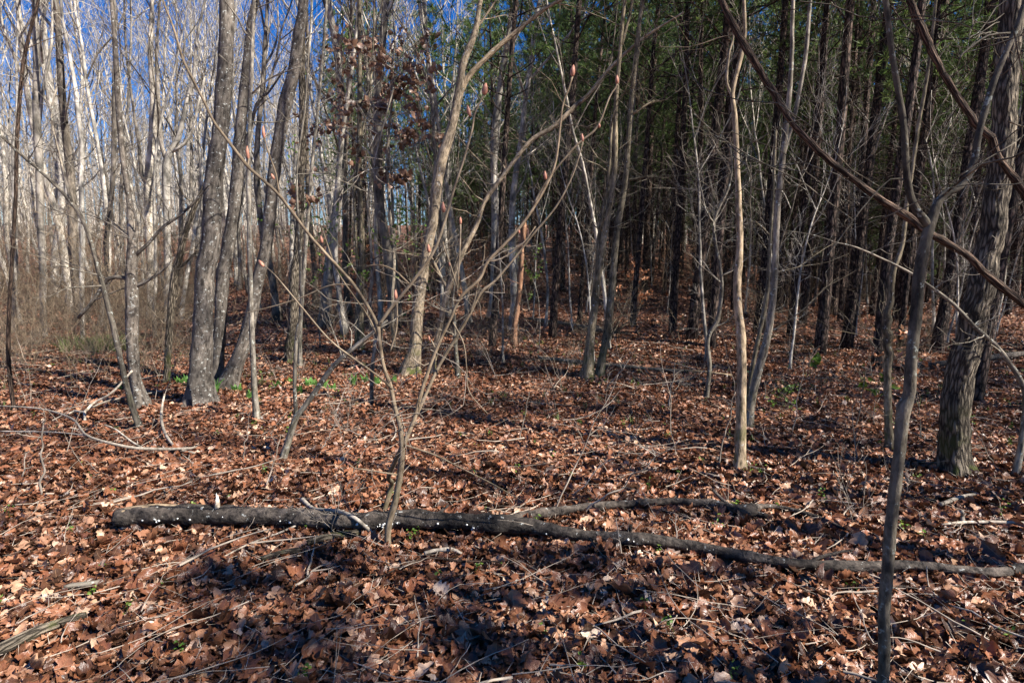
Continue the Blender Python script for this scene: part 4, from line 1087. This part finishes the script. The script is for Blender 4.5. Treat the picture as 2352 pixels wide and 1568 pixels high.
# sunlit pines at the centre whose green crowns catch the light
for (x, y) in zone(46, ax(800), ax(1300), 20, 36, 1.6, rg):
    pr = PN[rg.integers(5)]
    place('pine_tree', pr, ('trunk', 'branches', 'crown'), x, y, rg.uniform(0, 6.28), rg.uniform(.55, .72), (rg.normal(0, .02), rg.normal(.02, .02)),
          dist_word(y) + ' sunlit green pine ' + between(x, y)[0], 'pine', dist_word(y) + ' sunlit pines ' + between(x, y)[1])
for (x, y) in zone(85, ax(1000), ax(2500), 30, 58, 1.6, rg):
    place('young_pine', PN[5], ('trunk', 'branches', 'crown'), x, y, rg.uniform(0, 6.28), rg.uniform(.6, 1.1), (0, 0),
          'bushy ' + dist_word(y) + ' young pine ' + between(x, y)[0], 'pine', dist_word(y) + ' young pines ' + between(x, y)[1])

# bare hardwoods
HWG = [(46, ax(-120), ax(420), 13, 32, 1.3, 'bare pale grey tree in the crowd of background trees at the far left', 'bare trees at the far left'),
       (30, ax(420), ax(800), 14, 34, 1.4, 'bare pale grey tree behind the three speckled trunks', 'bare trees behind the speckled trunks'),
       (20, ax(780), ax(1180), 13, 28, 1.3, 'slim bare tree behind the budding sapling and the mossy tree', 'slim bare trees in the centre'),
       (62, ax(-100), ax(850), 32, 56, 1.4, 'distant bare tree on the leafy rise behind the left half of the woods', 'distant bare trees on the rise')]
for (n, a0, a1, d0, d1, dm, lab, grp) in HWG:
    for (x, y) in zone(n, a0, a1, d0, d1, dm, rg):
        pr = HW[rg.integers(len(HW))]
        place('bare_tree', pr, ('trunk', 'crown'), x, y, rg.uniform(0, 6.28), rg.uniform(.62, 1.0), (rg.normal(0, .05), rg.normal(0, .06)), dist_word(y) + ' bare pale tree ' + between(x, y)[0], 'tree', dist_word(y) + ' bare trees ' + between(x, y)[1])
# thin pale poles mixed with the pines
for (x, y) in zone(96, ax(1150), ax(2300), 9.0, 28, 1.2, rg):
    pr = HW[(2, 4)[rg.integers(2)]]
    place('bare_tree', pr, ('trunk', 'crown'), x, y, rg.uniform(0, 6.28), rg.uniform(.25, .7), (rg.normal(0, .06), rg.normal(.03, .06)),
          'thin ' + dist_word(y) + ' tree ' + between(x, y)[0], 'tree', 'thin undergrowth trees, ' + dist_word(y) + ', ' + between(x, y)[1])

# trees behind and beside the viewer that throw the bands of shade over the leaves
tb = P(2050, 1300, 1.95)
place('young_pine', PN[5], ('trunk', 'branches', 'crown'), tb[0] + SUN_DIR[0] * 4.9 - .1, tb[1] + SUN_DIR[1] * 4.9 - .35, 1.0, .78, (0, 0), 'young pine outside the photo on the sunny side', 'pine', 'pines outside the picture')
SH = [(8.0, -3.6, 3, 1.1), (10.5, -6.0, 5, 1), (12, -1.5, 1, 1), (14, -9, 5, 1.1), (3.6, -5.6, 2, .9), (11.5, 3.6, 3, 1), (16, -4, 1, 1), (6.5, -8, 0, 1)]
for i, (x, y, k, s) in enumerate(SH):
    place('bare_tree', HW[k], ('trunk', 'crown'), x, y, i * 1.7, s, (0, 0), 'bare tree outside the picture on the sunny side', 'tree', 'bare trees outside the picture')
for i, (x, y, k, s) in enumerate([(13.5, -6.8, 1, .95), (15, 2.5, 0, 1), (19, -2.5, 1, 1), (9.5, -8.5, 3, .9)]):
    place('pine_tree', PN[k], ('trunk', 'branches', 'crown'), x, y, i * 1.3, s, (0, 0), 'pine outside the picture on the sunny side', 'pine', 'pines outside the picture')

# ---------------------------------------------------------------- far woods (one mass)
def far_woods():
    rg = np.random.default_rng(9); mb = MB()
    for i in range(900):
        y = math.sqrt(rg.uniform(54 ** 2, 110 ** 2)); x = y * rg.uniform(-.95, .95)
        z = gz1(x, y); H = rg.uniform(11, 18); r = rg.uniform(.08, .2)
        dx = rg.normal(0, .5)
        mb.tube([(x, y, z - .2), (x + dx * .3, y, z + H * .5), (x + dx, y, z + H)], [r, r * .7, r * .15], sides=5, cap=False)
        for k in range(9):
            h = rg.uniform(.2, .95); a = rg.uniform(0, 6.28); L = H * .22 * (1.2 - h) + .5
            p = np.array([x + dx * h, y, z + H * h]); q = p + np.array([math.cos(a) * L, math.sin(a) * L * .3, L * rg.uniform(.4, 1.2)])
            mb.tube([p, (p + q) / 2 + rg.normal(0, .15, 3), q], [.035, .022, .012], sides=3, cap=False)
            for j in range(3):
                s = p + (q - p) * rg.uniform(.3, 1); e = s + rg.normal(0, .6, 3) + np.array([0, 0, .5])
                mb.tube([s, e], [.014, .008], sides=3, cap=False)
    tag(mb.obj('far_woods', M['farbark']), 'far grey wood behind everything, merging into one mass of trunks and twigs', 'woods', kind='stuff')
far_woods()

def far_pines():
    rg = np.random.default_rng(10); mb = MB(); A = []
    def arr(me):
        v = np.zeros(len(me.vertices) * 3, np.float32); me.vertices.foreach_get('co', v); return v.reshape(-1, 3)
    nv = arr(PN[5][2]); nr = np.zeros(len(nv), np.float32); PN[5][2].attributes['rnd'].data.foreach_get('value', nr)
    nt_ = np.arange(len(nv)).reshape(-1, 3)
    tm = MB()
    for i in range(300):
        y = math.sqrt(rg.uniform(46 ** 2, 100 ** 2)); x = y * rg.uniform(-.05, 1.0); z = gz1(x, y); s = rg.uniform(1.0, 1.6); a = rg.uniform(0, 6.28)
        up = 0 if i % 2 else rg.uniform(4, 8)
        R = np.array([[math.cos(a), -math.sin(a), 0], [math.sin(a), math.cos(a), 0], [0, 0, 1]])
        mb.tris((nv * s) @ R.T + [x, y, z + up], nt_); A.append(nr)
        tm.tube([(x, y, z - .2), (x + .1, y, z + up + 9 * s)], [.1 * s, .02], sides=5, cap=False)
    tag(mb.obj('far_pine_wood', M['needle'], attrs={'rnd': np.concatenate(A)}), 'far mass of pine greenery closing off the view at the right', 'woods', kind='stuff')
    tag(tm.obj('far_pine_trunks', M['pine']), 'far dark pine trunks merging into one mass', 'woods', kind='stuff')
far_pines()

# ---------------------------------------------------------------- bare brush and dry thicket
def proto_brush(seed, H, n, rr=.004):
    rg = np.random.default_rng(seed); lines = []
    for i in range(n):
        a = rg.uniform(0, 6.28); p = np.array([rg.normal(0, .25), rg.normal(0, .25), -.03])
        grow(lines, p, unit(np.array([math.cos(a) * .5, math.sin(a) * .5, 1.1])), H * rg.uniform(.5, 1.1), rr * rg.uniform(.8, 1.8), 2, rg, 6, (5, 4), .6, .06, .17, .0022, .5, .55, .15)
    mb = MB(); lines_to(mb, lines, 4)
    return mb.mesh('twigs', M['brush'])
BR = [proto_brush(300 + i, h, n) for i, (h, n) in enumerate([(2.4, 7), (1.6, 9), (3.2, 6), (1.2, 8)])]
def shrub(me, x, y, s, rz, label, group, name='bare_shrub'):
    o = bpy.data.objects.new(name, me); COL.objects.link(o); o.location = (x, y, gz1(x, y)); o.scale = (s, s, s); o.rotation_euler = (0, 0, rz)
    tag(o, label, 'shrub', group)
for (n, a0, a1, d0, d1, lab, grp) in [(70, ax(-80), ax(440), 10, 26, 'tangled leafless brush in the sunny thicket at the left', 'leafless brush at the left'),
                                      (34, ax(420), ax(800), 12, 30, 'leafless brush on the leafy rise behind the speckled trunks', 'leafless brush behind the speckled trunks'),
                                      (44, ax(-40), ax(470), 7.2, 12.5, '', ''), (22, ax(900), ax(2250), 8, 14, '', ''), (60, ax(-60), ax(1100), 28, 55, 'tall', 'tall'), (46, ax(800), ax(2000), 14, 34, 'low leafless brush in the shade among the pines', 'leafless brush among the pines')]:
    for i in range(n):
        y = math.sqrt(rg.uniform(d0 ** 2, d1 ** 2)); x = y * rg.uniform(a0, a1)
        shrub(BR[rg.integers(4)], x, y, rg.uniform(.7, 1.3) * (.5 if not lab else 1.7 if lab == 'tall' else 1), rg.uniform(0, 6.28), ('low ' if not lab else '') + dist_word(y) + ' leafless brush ' + between(x, y)[0], ('low ' if not lab else '') + dist_word(y) + ' brush ' + between(x, y)[1])

def proto_seedling(seed, H, n):
    rg = np.random.default_rng(seed); lines = []
    for i in range(n):
        grow(lines, np.array([rg.normal(0, .04), rg.normal(0, .04), -.02]), unit(np.array([rg.normal(0, .3), rg.normal(0, .3), 1.1])), H * rg.uniform(.6, 1.1), .0035 * H ** .5, 1, rg, 9, (6,), .7, .02, .16, .0012, .4, .5, .25)
    mb = MB(); lines_to(mb, lines, 4)
    return mb.mesh('stems', M['twig'])
SD = [proto_seedling(330 + i, h, n) for i, (h, n) in enumerate([(.9, 2), (1.3, 1), (.6, 3), (1.7, 1), (.45, 4)])]
for i in range(120):
    y = math.sqrt(rg.uniform(3.2 ** 2, 14 ** 2)); x = y * rg.uniform(ax(0), ax(2340))
    shrub(SD[rg.integers(5)], x, y, rg.uniform(.6, 1.2), rg.uniform(0, 6.28), ('near' if y < 7 else 'farther') + ' thin leafless seedling ' + between(x, y)[0], ('near' if y < 7 else 'farther') + ' leafless seedlings ' + between(x, y)[1], 'bare_seedling')
# copper-leaved beech saplings
def leaf_cloud(pos, size, rg, Sn=5, sh=0.0, wr=.45, tl=1.1):
    mb = MB(); A = {'rnd': [], 'lu': [], 'lv': []}; n = len(pos)
    leaves(mb, np.asarray(pos), rg.uniform(0, 6.28, n), np.abs(rg.normal(tl, .35, n)), rg.uniform(0, 6.28, n), size * rg.uniform(.6, 1.2, n), size * wr * rg.uniform(.7, 1.2, n),
           np.full(n, sh), rg.normal(0, .9, n), rg.normal(.4, .4, n), rg.uniform(0, 1, n), Sn, A)
    return mb, {k: np.concatenate(v) for k, v in A.items()}

def leafy_sapling(name, label, cat, pix, H, nl, leafm, size, seed, spread=.6, group=None, zmin=.25, kids=9, xy=None, Sn=5, sh=0., wr=.45, tl=1.1, stemm=None):
    rg = np.random.default_rng(seed)
    b = G(*pix) if xy is None else np.array([xy[0], xy[1], gz1(*xy)])
    t = empty(name, tuple(b), label, cat, group)
    lines = []; tips = []
    grow(lines, b - [0, 0, .03], unit(np.array([rg.normal(0, .08), rg.normal(0, .08), 1])), H, .0035 + H * .003, 2, rg, 8, (kids, 4), 1.0, .03, .10, .0014, spread, .5, zmin, tips)
    mb = MB(); mb.tube(*spline(lines[0][0], lines[0][1], nper=3), sides=7, lump=.05); mb.obj('stem', stemm or M['grey'], t, b)
    mb = MB(); lines_to(mb, lines[1:], 4); mb.obj('branches', stemm or M['grey'], t, b)
    pos = []
    segs = [l for l in lines[1:]]
    for i in range(nl):
        l = segs[rg.integers(len(segs))][0]; k = rg.integers(1, len(l)); pos.append(l[k] + rg.normal(0, .012, 3) - [0, 0, size * .3])
    mb, A = leaf_cloud(pos, size, rg, Sn, sh, wr, tl); mb.obj('foliage', leafm, t, b, attrs=A)
    return t
for i, (px, py, H, n, lab) in enumerate([(1962, 985, .95, 60, 'copper-leaved beech seedling with the tallest stem between the curved tree and the twisted tree'),
                                         (1885, 935, .5, 40, 'low copper-leaved beech seedling right of the smooth curved tree'),
                                         (2118, 1010, .75, 45, 'copper-leaved beech seedling right of the foreground trunk knee'),
                                         (1755, 925, .45, 26, 'small copper-leaved seedling touching the curved tree foot'),
                                         (2000, 880, .6, 36, 'copper-leaved seedling just left of the spiral swollen tree'),
                                         (2160, 905, .5, 22, 'copper-leaved seedling near the left foot of the furrowed oak'),
                                         (1850, 870, .5, 20, 'faint copper-leaved seedling in the shade left of the green sprout')]):
    leafy_sapling('beech_seedling', lab, 'seedling', (px, py), H, n, M['copper'], .075, 400 + i, .42, group='copper-leaved beech seedlings')
leafy_sapling('green_seedling', 'bright green leafy seedling left of the twisted tree', 'seedling', (2008, 980), .55, 22, M['freshleaf'], .13, 420, .35, kids=6, tl=.5, wr=.38, zmin=.6)
leafy_sapling('green_seedling', 'dark green few-leaved sprout standing in the shade left of the nearest pines', 'seedling', (1872, 905), .5, 12, M['freshleaf'], .16, 421, .25, kids=4, tl=.9, wr=.5, zmin=.7)
leafy_sapling('green_shrub', 'small green shrub with tiny leaves right of the kinked tree', 'shrub', (1770, 945), .35, 70, M['freshleaf'], .045, 422, .6, kids=9, tl=.6, wr=.6)
leafy_sapling('green_shrub', 'thin green-leaved shrub behind the dead snag', 'shrub', (1240, 808), 1.9, 110, M['freshleaf'], .06, 423, .3, kids=9, tl=.8, wr=.5, zmin=.5)
for i, (px, py, H, lab) in enumerate([(1180, 1065, .8, 'tiny bare wand of green briar'), ]):
    pass
# far copper-leaved understory
for i in range(60):
    y = math.sqrt(rg.uniform(15 ** 2, 38 ** 2)); x = y * rg.uniform(ax(350), ax(1750))
    if i < 4:
        leafy_sapling('beech_sapling', 'distant copper-leaved beech sapling glowing in the woods behind', 'sapling', None, (2.2, 1.6, 2.6, 1.3)[i], 240, M['copper'], .10, 440 + i, .42, group='distant beech saplings', xy=(x, y), Sn=3)
        o = [q for q in COL.objects if q.name.startswith('beech_sapling')][-1]
        first[('bs', i)] = o
    else:
        src = first[('bs', i % 4)]
        root = src.copy(); COL.objects.link(root)
        for ch in [c for c in src.children]:
            c = ch.copy(); c.parent = root; COL.objects.link(c)
        root.location = (x, y, gz1(x, y)); root.rotation_euler = (0, 0, rg.uniform(0, 6.28)); s = rg.uniform(.6, 1.2); root.scale = (s, s, s)

# the small oak that still hangs on to its brown leaves
def dead_leaf_oak():
    rg = np.random.default_rng(31)
    b = G(905, 800)
    t = empty('dead_leaf_oak', tuple(b), 'slim young oak with clusters of brown dead leaves hanging high left of the mossy tree', 'tree')
    pts, rad = stem_pts([(905, 800, 9), (900, 700, 8), (905, 600, 8), (895, 480, 7), (890, 360, 6), (900, 240, 5), (905, 120, 4), (910, 60, 3)], b[1], b)
    pts, rad = spline(np.concatenate([[b - [0, 0, .08]], pts]), np.concatenate([[rad[0]], rad]), step=.2)
    mb = MB(); mb.tube(pts, rad, sides=9, lump=.06); mb.obj('trunk', M['grey'], t, b)
    lines = []; tips = []
    for i in range(24):
        px, py = rg.uniform(890, 905), rg.uniform(120, 420)
        p = P(px, py, b[1] + rg.normal(0, .03))
        tx, ty = rg.uniform(690, 1010), py - rg.uniform(-10, 90) + (20 if i % 2 else 0)
        q = P(tx, ty, b[1] + rg.normal(0, .8))
        grow(lines, p, unit(q - p), np.linalg.norm(q - p), .012, 1, rg, 8, (6,), .6, .01, .12, .0025, .4, .5, .3, tips)
    mb = MB(); lines_to(mb, lines, 5); mb.obj('branches', M['twig'], t, b)
    for k in range(9):
        pos = []
        for j in range(70):
            c = tips[rg.integers(len(tips) * k // 9, max(len(tips) * k // 9 + 1, len(tips) * (k + 1) // 9))][0]
            pos.append(c + rg.normal(0, .07, 3) - [0, 0, .05])
        mb, A = leaf_cloud(pos, .15, rg, 7, 1.0, .6, 1.25); mb.obj('foliage', M['brownleaf'], t, b, attrs=A)
dead_leaf_oak()

# green climbing briar behind, left of the centre
for i, (px, py, H, n) in enumerate([(735, 800, 3.4, 260), (790, 790, 3.0, 220), (880, 800, 2.8, 200), (960, 790, 2.4, 120)]):
    leafy_sapling('green_briar', ['leftmost thin green-leaved climber behind the forked sapling', 'green-leaved climber left of the straight pale tree', 'green-leaved climber right of the straight pale tree', 'sparse green-leaved climber behind the mossy tree foot'][i],
                  'climber', (px, py), H, n, M['freshleaf'], .055, 460 + i, .35, kids=12, tl=.9, wr=.7, zmin=.35)

# ---------------------------------------------------------------- iris clumps, grass tufts, seedlings
def blades(mb, c, n, h, rg, w=.018, spread=.5):
    for i in range(n):
        a = rg.uniform(0, 6.28); L = h * rg.uniform(.6, 1.1); t = rg.uniform(.05, spread)
        d = np.array([math.cos(a), math.sin(a), 0]); s = np.array([-d[1], d[0], 0]) if rg.random() < .5 else np.array([1, .2, 0])
        q = c + d * rg.uniform(0, .04) ; V = []
        for k, u in enumerate((0, .35, .7, 1.0)):
            p = q + d * L * t * u * u + np.array([0, 0, L * u * (1 - .25 * t * u)])
            ww = w * (1, 1.05, .7, .05)[k] * .5
            V += [p - s * ww, p + s * ww]
        mb.quads(V, [(0, 1, 3, 2), (2, 3, 5, 4), (4, 5, 7, 6)])
IR = [(432, 888, 26, 'iris clump just left of the thickest trunk foot'), (412, 884, 18, 'small iris clump in the shade left of the thickest trunk'), (493, 903, 32, 'tall iris clump right against the thickest trunk foot'),
      (545, 903, 20, 'iris clump at the foot of the leaning trunk'), (571, 918, 26, 'iris clump just left of the slender grey sapling foot'), (640, 898, 24, 'iris clump right of the slender grey sapling'),
      (670, 884, 14, 'tiny iris shoot behind the forked sapling'), (690, 906, 20, 'iris clump right beside the forked sapling stem'), (706, 890, 20, 'narrow iris clump right of the forked sapling'),
      (722, 888, 18, 'iris clump under the right arm of the forked sapling'), (746, 892, 18, 'iris clump right under the slanting arm of the forked sapling'), (765, 898, 16, 'low iris clump right of the slanting forked arm'),
      (816, 884, 22, 'iris clump left of the thin pale pole'), (842, 882, 20, 'iris clump touching the thin pale pole'), (866, 886, 20, 'iris clump between the thin pale pole and the budding sapling'), (905, 880, 18, 'iris clump near the mossy root of the big central tree')]
for i, (px, py, h, lab) in enumerate(IR):
    b = G(px, py); r2 = np.random.default_rng(500 + i); mb = MB()
    blades(mb, np.zeros(3), 9, h * 1.25 * fwd(b) / F, r2, w=.034, spread=.55)
    o = mb.obj('iris_clump', M['iris'], None, (0, 0, 0), False); o.location = tuple(b); tag(o, lab, 'plant', 'iris clumps at the trunk feet')
b = G(245, 810); mb = MB(); r2 = np.random.default_rng(8)
for k in range(26): blades(mb, np.array([r2.normal(0, .35), r2.normal(0, .2), 0]), 14, .42, r2, w=.012, spread=1.1)
o = mb.obj('grass_tussock', M['grass'], None, (0, 0, 0), False); o.location = tuple(b); tag(o, 'bright green arching grass tussock in the sunny thicket at the left', 'grass')

def sprigs(label, n, d0, d1, m, hmax, seed):
    global R_
    rg = np.random.default_rng(seed); pos = []; mb0 = MB()
    for i in range(n):
        y = math.sqrt(rg.uniform(d0 ** 2, d1 ** 2)); x = y * rg.uniform(-.95, .95) * 1.0
        c = np.array([x, y, gz1(x, y) + .02]); h = rg.uniform(.03, hmax)
        d = unit(np.array([rg.normal(0, .4), rg.normal(0, .4), 1]))
        mb0.tube([c, c + d * h * .5 + rg.normal(0, .006, 3), c + d * h], [.0011, .001, .0008], sides=3, cap=False)
        for k in range(rg.integers(4, 10)):
            pos.append(c + d * h * rg.uniform(.3, 1) + rg.normal(0, .012, 3))
    tag(mb0.obj('sprig_stems', M['green']), label + ', the thin stalks', 'ground cover', kind='stuff')
    mb, A = leaf_cloud(pos, .024, rg, 4, 0, .6, .5); tag(mb.obj('green_sprigs', m, attrs=A), label, 'ground cover', kind='stuff')
sprigs('tiny green seedling leaves poking through the brown leaves', 330, 1.6, 11, M['freshleaf'], .10, 61)

def forest_grass():
    rg = np.random.default_rng(62); mb = MB()
    for i in range(900):
        y = math.sqrt(rg.uniform(6 ** 2, 17 ** 2)); x = y * rg.uniform(-.95, .9)
        if math.sin(x * 1.7) + math.sin(y * 1.3 + x) < .1: continue
        blades(mb, np.array([x, y, gz1(x, y)]), 5, .12, rg, w=.008, spread=.9)
    tag(mb.obj('forest_grass', M['grass'], smooth_=False), 'thin scattered green grass between the leaves of the middle ground', 'grass', kind='stuff')
forest_grass()

# ---------------------------------------------------------------- twigs on the ground
def twig_litter():
    rg = np.random.default_rng(71); mb = MB()
    for i in range(1500):
        y = 1.3 + 13 * rg.random() ** 1.2; x = y * rg.uniform(-.95, .95)
        L = rg.uniform(.08, .55) * (1.0 if y < 6 else 1.6); a = rg.uniform(0, 6.28)
        if x < -0.5 * y * .3 and rg.random() < .5: a = rg.normal(.5, .4)
        d = np.array([math.cos(a), math.sin(a), rg.normal(.05, .12)]); p = np.array([x, y, gz1(x, y) + rg.uniform(.03, .07)])
        n = 6; pts = [p]
        for k in range(n):
            d = unit(d + rg.normal(0, .16, 3) * [1, 1, .5]); p = p + d * L / n; p[2] = max(p[2], gz1(p[0], p[1]) + .025); pts.append(p)
        r = rg.uniform(.0012, .0035) if rg.random() < .88 else rg.uniform(.004, .008)
        mb.tube(pts, np.linspace(r, r * .4, n + 1), sides=4, cap=False)
        if rg.random() < .4:
            q = pts[3]; e = unit(d + rg.normal(0, .6, 3)); mb.tube([q, q + e * L * .2, q + e * L * .38 + rg.normal(0, .01, 3)], [r * .6, r * .5, r * .3], sides=3, cap=False)
    tag(mb.obj('twig_litter', M['twig']), 'scatter of thin dry twigs lying all over the leaves', 'twigs', kind='stuff')
twig_litter()

def pine_straw():
    rg = np.random.default_rng(72); n = 9000; y = 1.2 + 13 * rg.random(n); x = y * rg.uniform(-.95, .95, n); a = rg.uniform(0, 6.28, n); L = rg.uniform(.05, .12, n)
    p = np.stack([x, y, gz(x, y) + rg.uniform(.03, .06, n)], -1); d = np.stack([np.cos(a), np.sin(a), rg.normal(0, .2, n)], -1) * L[:, None]
    w = np.stack([-np.sin(a), np.cos(a), 0 * a], -1) * .0013
    V = np.stack([p - w, p + w, p + d], 1).reshape(-1, 3); mb = MB(); mb.tris(V, np.arange(len(V)).reshape(-1, 3))
    tag(mb.obj('pine_straw', M['palewood']), 'fine dry straw and needle bits strewn between the leaves', 'straw', kind='stuff')
pine_straw()

# thin dry stems standing in the leaves
def wand(px, py, tx, ty, w, label, seed, m=None, group=None, kids=3):
    rg = np.random.default_rng(seed); b = G(px, py); q = P(tx, ty, b[1] + rg.normal(0, .1))
    n = 9; pts = [b - [0, 0, .02]] + [b + (q - b) * (k / n) + rg.normal(0, .012, 3) * min(1, np.linalg.norm(q - b)) for k in range(1, n)] + [q]
    r = w * fwd(b) / F / 2
    pts, rad = spline(np.array(pts), np.linspace(r, r * .4, n + 1), nper=3)
    t = empty('dry_stem', tuple(b), label, 'stem', group)
    mb = MB(); mb.tube(pts, rad, sides=6, lump=.08); mb.obj('stem', m or M['twig'], t, b)
    lines = []
    for i in range(kids):
        k = int(len(pts) * rg.uniform(.35, .95)); k = min(k, len(pts) - 1)
        grow(lines, pts[k], unit(np.array([rg.normal(0, .8), rg.normal(0, .8), .7])), np.linalg.norm(q - b) * rg.uniform(.15, .4), r * .5, 1, rg, 5, (3,), .7, .03, .2, .001, .5, .6)
    mb = MB(); lines_to(mb, lines, 4); mb.obj('twigs', m or M['twig'], t, b)
WD = [(96, 1145, 100, 960, 6, 'grey knobbly thin stem at the far left standing in the sunny leaves'),
      (50, 1110, 60, 1040, 4, 'short dry stalk left of the grey knobbly stem'),
      (1270, 1180, 1420, 860, 4, 'long thin green-grey briar wand leaning right behind the log'),
      (1300, 1150, 1500, 960, 3, 'thin bare wand leaning right above the log fork'),
      (1330, 1190, 1560, 1010, 5, 'brown bare shoot slanting up right from the log fork'),
      (610, 1130, 645, 1000, 4, 'curved bare shoot below the forked sapling'),
      (765, 1170, 762, 1120, 3, 'tiny upright shoot with a red tip behind the log'),
      (1535, 940, 1550, 835, 5, 'pale dead sapling stick leaning left of the wavy sapling'),
      (1645, 1075, 1690, 900, 4, 'dry vine shoot left of the kinked tree foot'),
      (1820, 1000, 1850, 820, 3, 'thin dry stem right of the curved tree foot'),
      (1969, 1065, 1957, 930, 4, 'thin crooked white stem standing below the beech seedlings'),
      (1130, 1190, 1150, 1130, 2, 'short dry stalk behind the middle of the log'),
      (1555, 1260, 1552, 1180, 3, 'thin upright twig in front of the log right of its fork'),
      (1430, 1285, 1415, 1190, 3.5, 'forked dry twig standing in front of the log'),
      (2100, 1120, 2065, 1075, 3, 'short broken twig right of the foreground trunk'),
      (1385, 900, 1450, 820, 4, 'leafy-tipped briar shoot at the foot of the two-stemmed clump'),
      (735, 1040, 780, 960, 3, 'bare twiggy shoot left of the budding sapling'),
      (560, 1060, 575, 930, 3, 'thin green bramble cane below the slender grey sapling'),
      (2300, 1090, 2240, 990, 3, 'thin bare shoot right of the oak foot'),
      (1195, 1010, 1215, 900, 3, 'thin bare shoot in the open leaves right of centre')]
for i, w in enumerate(WD): wand(*w[:5], w[5], 600 + i)

# metal scrap and the house glimpsed through the pines
def house():
    x, y = P(2195, 640, 52)[:2]; z = gz1(x, y) - .1
    t = empty('brick_house', (x, y, z), 'red brick house glimpsed between the pine trunks at the far right', 'house')
    t.rotation_euler = (0, 0, -.5)
    mb = MB(); mb.box((-4, 0, 0), (4, 6, 2.9)); mb.obj('wall', M['brick'], t, smooth_=False)
    mb = MB(); V = [(-4.4, -.5, 2.9), (4.4, -.5, 2.9), (4.4, 6.5, 2.9), (-4.4, 6.5, 2.9), (-4.4, 3, 5.2), (4.4, 3, 5.2)]
    mb.quads(V, [(0, 1, 5, 4), (2, 3, 4, 5), (3, 2, 1, 0)]); mb.tris([V[0], V[4], V[3], V[1], V[2], V[5]], [(0, 1, 2), (3, 4, 5)]); mb.obj('roof', M['shingle'], t, smooth_=False)
    for wx in (-2.4, 0, 2.4):
        mb = MB(); mb.box((wx - .55, -.06, .9), (wx + .55, -.003, 2.2)); w = mb.obj('window', M['paint'], t, smooth_=False)
        mb = MB(); mb.box((wx - .45, -.09, 1.0), (wx - .03, -.063, 2.1)); mb.box((wx + .03, -.09, 1.0), (wx + .45, -.063, 2.1)); mb.obj('pane', M['glass'], w, smooth_=False)
house()
